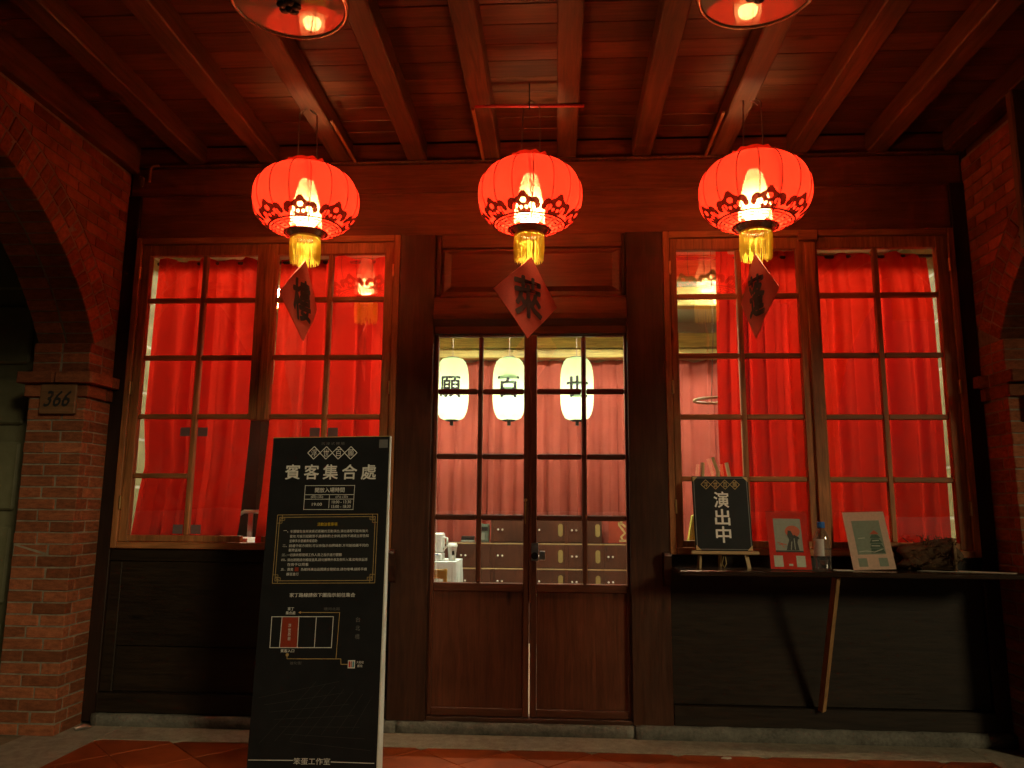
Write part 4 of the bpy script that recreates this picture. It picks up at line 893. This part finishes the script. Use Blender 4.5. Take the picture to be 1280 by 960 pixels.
# red leaflet stand
def leaflet(label, x, y, w, hgt, lean, roll, paper, yaw):
    T = thing('leaflet_stand', label, 'leaflet stand', (x, y, ZS+0.001), 'leaflet stands on the shelf'); T.rotation_euler = (radians(-lean), radians(roll), radians(yaw))
    obj('leaflet', box(B(), -w/2, w/2, 0.0, 0.002, 0.004, hgt), paper, T, local=True)
    obj('acrylic_front', box(B(), -w/2-0.002, w/2+0.002, -0.006, -0.004, 0.0, hgt+0.008), 'acrylic', T, local=True)
    obj('acrylic_back', box(B(), -w/2-0.002, w/2+0.002, 0.004, 0.006, 0.0, hgt+0.008), 'acrylic', T, local=True)
    obj('acrylic_foot', box(B(), -w/2-0.002, w/2+0.002, -0.006, 0.10, -0.001, 0.002), 'acrylic', T, local=True); return T
T = leaflet('red leaflet with a dark figure under a red parasol in a clear stand', 1.408, -0.27, 0.245, 0.350, 12, 0.5, 'leaflet_red', 2)
y_ = -0.0008; obj('picture', frect(-0.083, 0.083, 0.115, 0.31, y_), 'art_grey', T, local=True)
n = 24; obj('parasol_disc', fquads([[(0.028+0.045*cos(2*pi*i/n), 0.232+0.036*sin(2*pi*i/n)) for i in range(n)]], y_-0.0006), 'art_orange', T, local=True)
obj('figure', fquads([[(-0.018, 0.117), (0.06, 0.117), (0.052, 0.165), (0.062, 0.20), (0.030, 0.208), (0.018, 0.235), (0.0, 0.238), (-0.006, 0.205), (0.004, 0.18), (-0.008, 0.150)], [(0.03, 0.20), (0.066, 0.185), (0.064, 0.195), (0.035, 0.213)]], y_-0.0012), 'art_dark', T, local=True)
obj('figure_robe', flines([((0.01, 0.120), (0.018, 0.170)), ((0.035, 0.122), (0.034, 0.19))], 0.006, y_-0.0018), 'art_grey', T, local=True)
obj('flower_branch', flines([((-0.07, 0.165), (-0.045, 0.158), (-0.015, 0.15)), ((-0.05, 0.16), (-0.04, 0.148), (-0.03, 0.132)), ((-0.06, 0.15), (-0.035, 0.155))], 0.004, y_-0.0012), 'art_orange', T, local=True)
obj('picture_base', frect(-0.083, 0.083, 0.106, 0.1155, y_-0.0008), 'art_dark', T, local=True)
for sx in (-0.072, 0.062): obj('blank_square', frect(sx-0.027, sx+0.027, 0.018, 0.085, y_), 'art_cream', T, local=True)
obj('small_mark', frect(-0.012, 0.012, 0.024, 0.036, y_), 'art_cream', T, local=True)
T = leaflet('pink leaflet with a green pagoda picture tilted in a clear stand', 1.925, -0.20, 0.248, 0.372, 21, -2, 'leaflet_pink', -4)
obj('picture', frect(-0.080, 0.085, 0.098, 0.315, y_), 'art_sage', T, local=True)
obj('pagoda', fquads([[(0.0, 0.105), (0.085, 0.105), (0.072, 0.135), (0.005, 0.135)], [(0.0, 0.137), (0.080, 0.137), (0.068, 0.165), (0.01, 0.165)], [(0.002, 0.168), (0.078, 0.168), (0.060, 0.198), (0.018, 0.198)], [(0.008, 0.20), (0.074, 0.20), (0.055, 0.224), (0.024, 0.224)]], y_-0.0006), 'art_green', T, local=True)
obj('pagoda_roof', fquads([[(0.012, 0.226), (0.068, 0.226), (0.042, 0.252)]], y_-0.0006), 'art_orange', T, local=True)
obj('mist', flines([((-0.07, 0.115), (-0.03, 0.12), (0.02, 0.112), (0.07, 0.13)), ((0.01, 0.152), (0.06, 0.150)), ((0.02, 0.183), (0.06, 0.186)), ((-0.06, 0.20), (-0.02, 0.203))], 0.006, y_-0.0012), 'art_cream', T, local=True)
for sx in (-0.06, 0.06): obj('blank_square', frect(sx-0.026, sx+0.026, 0.022, 0.075, y_), 'art_sage', T, local=True)
# water bottle
T = thing('water_bottle', 'clear plastic water bottle with blue cap on the shelf', 'bottle', (1.600, -0.25, ZS+0.001)); c = (1.600, -0.25, ZS+0.001)
obj('body', lathe(B(), [(0.0, 0.012), (0.03, 0.002), (0.046, 0.002), (0.050, 0.012), (0.049, 0.06), (0.0505, 0.065), (0.049, 0.07), (0.0505, 0.13), (0.048, 0.19), (0.036, 0.225), (0.022, 0.243), (0.019, 0.255)], 28, c), 'bottle_glass', T, smooth=True)
obj('cap', lathe(B(), [(0.021, 0.250), (0.023, 0.252), (0.023, 0.283), (0.020, 0.287), (0.0, 0.287)], 22, c), 'plastic_blue', T)
bm = B(); n = 9
for i in range(n):
    a0, a1 = radians(185+i*9), radians(185+(i+1)*9); R = 0.0512; bm.faces.new([bm.verts.new((c[0]+R*cos(a), c[1]+R*sin(a), c[2]+z)) for a, z in ((a0, 0.085), (a1, 0.085), (a1, 0.185), (a0, 0.185))])
obj('label', bm, 'plastic_white', T, smooth=True)
tag(obj('paper_card', bx(1.675, 1.775, -0.28, -0.20, ZS+0.0005, ZS+0.002, bev=0), 'art_cream'), 'small white card lying beside the water bottle', 'card')
bm = prism(B(), [(2.17, -0.20), (2.40, -0.16), (2.70, -0.30), (2.66, -0.345)], 'z', ZS+0.0005, ZS+0.0025); tag(obj('paper_sheet', bm, 'paper'), 'loose brown paper sheet lying at the right end of the shelf', 'paper')
# hollow log with dry twigs
T = thing('dried_log_basket', 'hollow bark log wreathed in dry twigs on the shelf', 'basket', (2.28, -0.13, ZS)); bm = B()
ax0, ax1 = Vector((2.10, -0.09, ZS+0.070)), Vector((2.385, -0.205, ZS+0.098)); rnd = random.Random(9); n = 28; rings = []
for i in range(8):
    p = ax0.lerp(ax1, i/7); rings.append([(p+Vector((0.02*sin(k), cos(2*pi*k/n)*(0.072+0.02*i/7+rnd.uniform(-.004, .004)), sin(2*pi*k/n)*(0.074+0.026*i/7+rnd.uniform(-.004, .004))))) for k in range(n)])
vo = [[bm.verts.new(p) for p in r] for r in rings]; vi = [[bm.verts.new(ax0.lerp(ax1, i/7)+(p-ax0.lerp(ax1, i/7))*0.78) for p in r] for i, r in enumerate(rings)]
for i in range(7):
    for k in range(n):
        bm.faces.new((vo[i][k], vo[i][(k+1) % n], vo[i+1][(k+1) % n], vo[i+1][k])); bm.faces.new((vi[i][k], vi[i+1][k], vi[i+1][(k+1) % n], vi[i][(k+1) % n]))
for k in range(n): bm.faces.new((vo[7][k], vo[7][(k+1) % n], vi[7][(k+1) % n], vi[7][k])); bm.faces.new((vo[0][k], vi[0][k], vi[0][(k+1) % n], vo[0][(k+1) % n]))
obj('log', bm, 'bark', T, smooth=True)
bm = B(); torus(bm, 0.088, 0.012, (0, 0, 0), 30, 8, axis='x'); bmesh.ops.rotate(bm, verts=bm.verts, cent=(0, 0, 0), matrix=Matrix.Rotation((ax1-ax0).to_2d().angle_signed(Vector((1, 0))), 3, 'Z')); bmesh.ops.translate(bm, verts=bm.verts, vec=ax1+Vector((0.004, -0.002, 0))); obj('rim', bm, 'cut_wood', T, smooth=True)
bm = B()
for i in range(150):
    t = rnd.uniform(0.1, 1.02); a = rnd.uniform(0, 2*pi); p = ax0.lerp(ax1, t)+Vector((0, cos(a)*0.088, sin(a)*0.09))
    if t < 0.45 and sin(a) > -0.3 and rnd.random() < 0.75: continue
    p.z = max(p.z, ZS+0.008); d = Vector((rnd.uniform(-1, 1), cos(a)+rnd.uniform(-.8, .8), sin(a)*0.7+rnd.uniform(-.8, .8))).normalized()*rnd.uniform(0.02, 0.055); e = p+d; e.z = max(e.z, ZS+0.004)
    tube(bm, [p, p.lerp(e, 0.5)+Vector((rnd.uniform(-.014, .014), rnd.uniform(-.014, .014), rnd.uniform(0, .016))), e], [0.0036, 0.0028, 0.0010], 4)
o = obj('dry_twigs', bm, 'bark', T); o['kind'] = 'stuff'

# ================================================================== TALL STANDING SIGN
ST = thing('standing_sign', 'tall black standing sign with white text and a route map before the left window', 'sign')
ST.matrix_world = Matrix.Translation((-1.253, -1.0, 0.0)) @ Matrix.Rotation(radians(-6.4), 4, 'X') @ Matrix.Rotation(radians(-1.0), 4, 'Y')
HW, HT = 0.336, 1.808
obj('board', box(B(), -HW, HW, 0.0, 0.016, 0.006, HT, bev=0.001), 'board_black', ST, local=True)
bm = prism(B(), [(0.0175, HT-0.002), (0.0005, HT-0.002), (0.0005, 0.01), (0.115, 0.03)], 'x', HW+0.0005, HW+0.007); obj('white_edge', bm, 'foam_white', ST, local=True)
obj('back_support', prism(B(), [(0.018, HT*0.82), (0.13, 0.03), (0.15, 0.03), (0.03, HT*0.82)], 'x', -0.12, 0.12), 'foam_white', ST, local=True)
obj('top_edge', box(B(), -HW, HW, -0.0006, -0.0001, HT-0.005, HT-0.001), 'print_gold', ST, local=True)
def T_(n, b, cx, cz, hh, m='print_white', w=None, bold=0.0, sp=1.0): return text(n, b, cx, cz, hh, m, ST, y=-0.0012, width=w, bold=bold, spacing=sp)
def ln(n, segs, w, m, y=-0.0010): return obj(n, flines(segs, w, y), m, ST, local=True)
T_('subtitle', '沉 浸 式 體 驗', 0.012, 1.767, 0.016, 'print_grey', 0.135)
for i, ch in enumerate('浮世百願'):
    cx = -0.094+0.0705*i; cz = 1.715-0.001*i; q = 0.036
    ln('diamond_outline', [((cx-q, cz), (cx, cz+q)), ((cx, cz+q), (cx+q, cz)), ((cx+q, cz), (cx, cz-q)), ((cx, cz-q), (cx-q, cz))], 0.0042, 'print_white'); T_('title_character', ch, cx, cz, 0.040, w=0.033)
for i, ch in enumerate('賓客集合處'): T_('headline_character', ch, -0.209+0.1085*i, 1.608-0.0015*i, 0.083, w=0.083, bold=0.017)
ln('timetable_frame', [((-0.131, 1.529), (0.150, 1.527)), ((0.150, 1.529), (0.147, 1.393)), ((0.149, 1.393), (-0.131, 1.396)), ((-0.131, 1.394), (-0.131, 1.531)), ((-0.131, 1.478), (0.149, 1.476)), ((-0.131, 1.453), (0.148, 1.451)), ((0.010, 1.474), (0.010, 1.402))], 0.0028, 'print_white')
T_('timetable_title', '開放入場時間', 0.010, 1.503, 0.027, w=0.167, bold=0.008)
for (s, x, z, w) in (('(四) (五)', -0.060, 1.465, 0.068), ('(六) (日)', 0.080, 1.464, 0.068), ('19:00', -0.058, 1.424, 0.056), ('10:00 - 13:30', 0.080, 1.436, 0.108), ('15:00 - 18:30', 0.079, 1.411, 0.108)): T_('timetable_text', s, x, z, 0.0165, w=w, bold=0.006)
obj('blank_square', frect(0.278, 0.327, 1.738, 1.786, -0.0010), 'print_grey', ST, local=True)
obj('rules_field', frect(-0.268, 0.278, 1.006, 1.358, -0.0006), 'board_inner', ST, local=True)
for (e, m) in ((0.0, 'print_gold'), (0.013, 'print_gold')):
    a, b, c_, d_ = -0.276+e, 0.287-e, 0.999+e, 1.367-e; ln('rules_border', [((a, c_), (b, c_)), ((b, c_), (b, d_)), ((b, d_), (a, d_)), ((a, d_), (a, c_))], 0.0030, m)
for sx, xx in ((1, -0.276), (-1, 0.287)):
    for sz, zz_ in ((1, 0.999), (-1, 1.367)):
        f = lambda a, b: (xx+sx*a, zz_+sz*b)
        ln('corner_fret', [(f(0.0, 0.045), f(0.028, 0.045)), (f(0.028, 0.045), f(0.028, 0.0)), (f(0.013, 0.03), f(0.042, 0.03)), (f(0.042, 0.03), f(0.042, 0.013)), (f(0.02, 0.02), f(0.02, 0.037)), (f(0.02, 0.02), f(0.035, 0.02))], 0.0024, 'print_gold', -0.0014)
T_('rules_title', '活動注意事項', 0.008, 1.314, 0.019, 'print_yellow', 0.112, 0.01)
rules = [('一、', '本體驗包含與演員近距離的互動演出,演出過程可能有強光', -0.215, 1.276, 0.022, 0.240), (None, '音效,可能引起觀眾不適請斟酌之參與,若有不適請立即告知', 0.022, 1.2495, None, 0.440), (None, '並舉手示意離席或協助', -0.121, 1.2245, None, 0.155), ('二、', '請遵守館方規則,可以依指示拍照錄影,方可能拍攝不同的', 0.022, 1.198, None, 0.442), (None, '觀眾區域', -0.165, 1.1745, None, 0.068),
         ('三、', '一切請依照現場工作人員之指示進行體驗', -0.055, 1.149, None, 0.306), ('四、', '演出期間請勿觸碰道具,請勿攜帶外食及飲料入場,如有孩童請', 0.019, 1.1225, None, 0.443), (None, '在旁予以照看', -0.142, 1.098, None, 0.118), ('五、', '貴賓', -0.222+0.04, 1.072, None, 0.034), (None, '為維持演出品質請全程配合,請勿喧嘩,請將手機', 0.058, 1.0715, None, 0.365), (None, '靜音進行', -0.168, 1.047, None, 0.068)]
for (num, s, cx, cz, _, w) in rules:
    if num: T_('rule_number', num, -0.222, cz, 0.012, 'print_white', 0.026)
    if num == '一、': cx, w = 0.020, 0.436
    T_('rule_text', s, cx, cz, 0.0165, 'print_white', w)
obj('red_seal', frect(-0.158, -0.136, 1.062, 1.083, -0.0012), 'print_red', ST, local=True)
T_('map_caption', '家丁路線請依下圖指示前往集合', 0.004, 0.937, 0.0215, w=0.358, bold=0.008)
T_('map_text', '家丁', -0.163, 0.866, 0.0165, w=0.034, bold=0.008); T_('map_text', '集合處', -0.163, 0.845, 0.0165, w=0.052, bold=0.008)
obj('map_block', frect(-0.209, -0.115, 0.668, 0.825, -0.0008), 'print_red', ST, local=True)
ln('map_outline', [((-0.264, 0.825), (0.071, 0.825)), ((0.071, 0.827), (0.070, 0.666)), ((0.070, 0.668), (-0.262, 0.668)), ((-0.262, 0.666), (-0.264, 0.827)), ((-0.208, 0.825), (-0.210, 0.668)), ((-0.116, 0.825), (-0.114, 0.668)), ((-0.021, 0.825), (-0.022, 0.668))], 0.0036, 'print_white')
for i, ch in enumerate('浮世百願'): T_('map_character', ch, -0.163+0.0005*i, 0.780-0.0225*i, 0.0175, w=0.016)
ln('route_line', [((-0.112, 0.847), (0.106, 0.846)), ((0.104, 0.846), (0.098, 0.612)), ((-0.165, 0.612), (0.125, 0.612)), ((-0.165, 0.631), (-0.165, 0.611)), ((0.124, 0.613), (0.126, 0.584)), ((0.126, 0.585), (0.163, 0.585))], 0.0034, 'print_gold', -0.0013)
obj('route_arrow', fquads([[(-0.121, 0.847), (-0.107, 0.840), (-0.107, 0.854)]], -0.0015), 'print_gold', ST, local=True)
obj('route_dot', fquads([[(-0.165+0.0085*cos(2*pi*i/16), 0.632+0.0085*sin(2*pi*i/16)) for i in range(16)]], -0.0015), 'print_gold', ST, local=True)
T_('map_text', '環河北路', 0.061, 0.865, 0.0155, 'print_grey', 0.088); T_('map_text', '賓客入口', -0.166, 0.652, 0.0165, 'print_white', 0.074, 0.008); T_('map_text', '迪化街', -0.117, 0.591, 0.0155, 'print_grey', 0.062)
for i, ch in enumerate('台北橋'): T_('map_character', ch, 0.206, 0.810-0.043*i, 0.026, 'print_grey', 0.024)
obj('shop_icon', frect(0.163, 0.201, 0.565, 0.605, -0.0010), 'print_white', ST, local=True)
for (u, v, m) in ((0.167, 0.176, 'print_scarlet'), (0.179, 0.184, 'print_red'), (0.187, 0.197, 'print_blue')): obj('icon_stripe', frect(u, v, 0.570, 0.600, -0.0016), m, ST, local=True)
T_('map_text', '大稻埕', 0.227, 0.595, 0.013, w=0.038); T_('map_text', '郵局', 0.227, 0.577, 0.013, w=0.026)
segs = []
for i in range(7): segs.append(((-0.28+i*0.08, 0.20+0.010*i), (0.0+i*0.05, 0.50-0.012*i)))
for i in range(7): segs.append(((-0.30+i*0.03, 0.42-0.035*i), (0.12+i*0.03, 0.50-0.055*i)))
ln('street_grid', segs, 0.0018, 'print_faint', -0.0007)
ln('footer_line', [((-0.330, 0.122), (-0.096, 0.122))], 0.0034, 'print_white'); ln('footer_line', [((0.100, 0.116), (0.325, 0.111))], 0.0034, 'print_white'); T_('footer_text', '笨蛋工作室', 0.002, 0.118, 0.032, 'print_white', 0.19)

# ================================================================== LITTER
bm = prism(B(), [(0.93, -0.375), (0.965, -0.385), (0.99, -0.37), (0.985, -0.355), (0.95, -0.350)], 'z', 0.001, 0.006); tag(obj('paper_scrap', bm, 'paper'), 'tiny white paper scrap on the floor tiles before the right sill', 'litter')
bm = B(); tube(bm, [(-3.02, -0.17, 0.012), (-2.985, -0.13, 0.020), (-2.95, -0.11, 0.012)], [0.012, 0.016, 0.006], 6); tag(obj('foil_scrap', bm, 'steel'), 'crumpled shiny scrap on the floor in the left corner by the pier', 'litter')
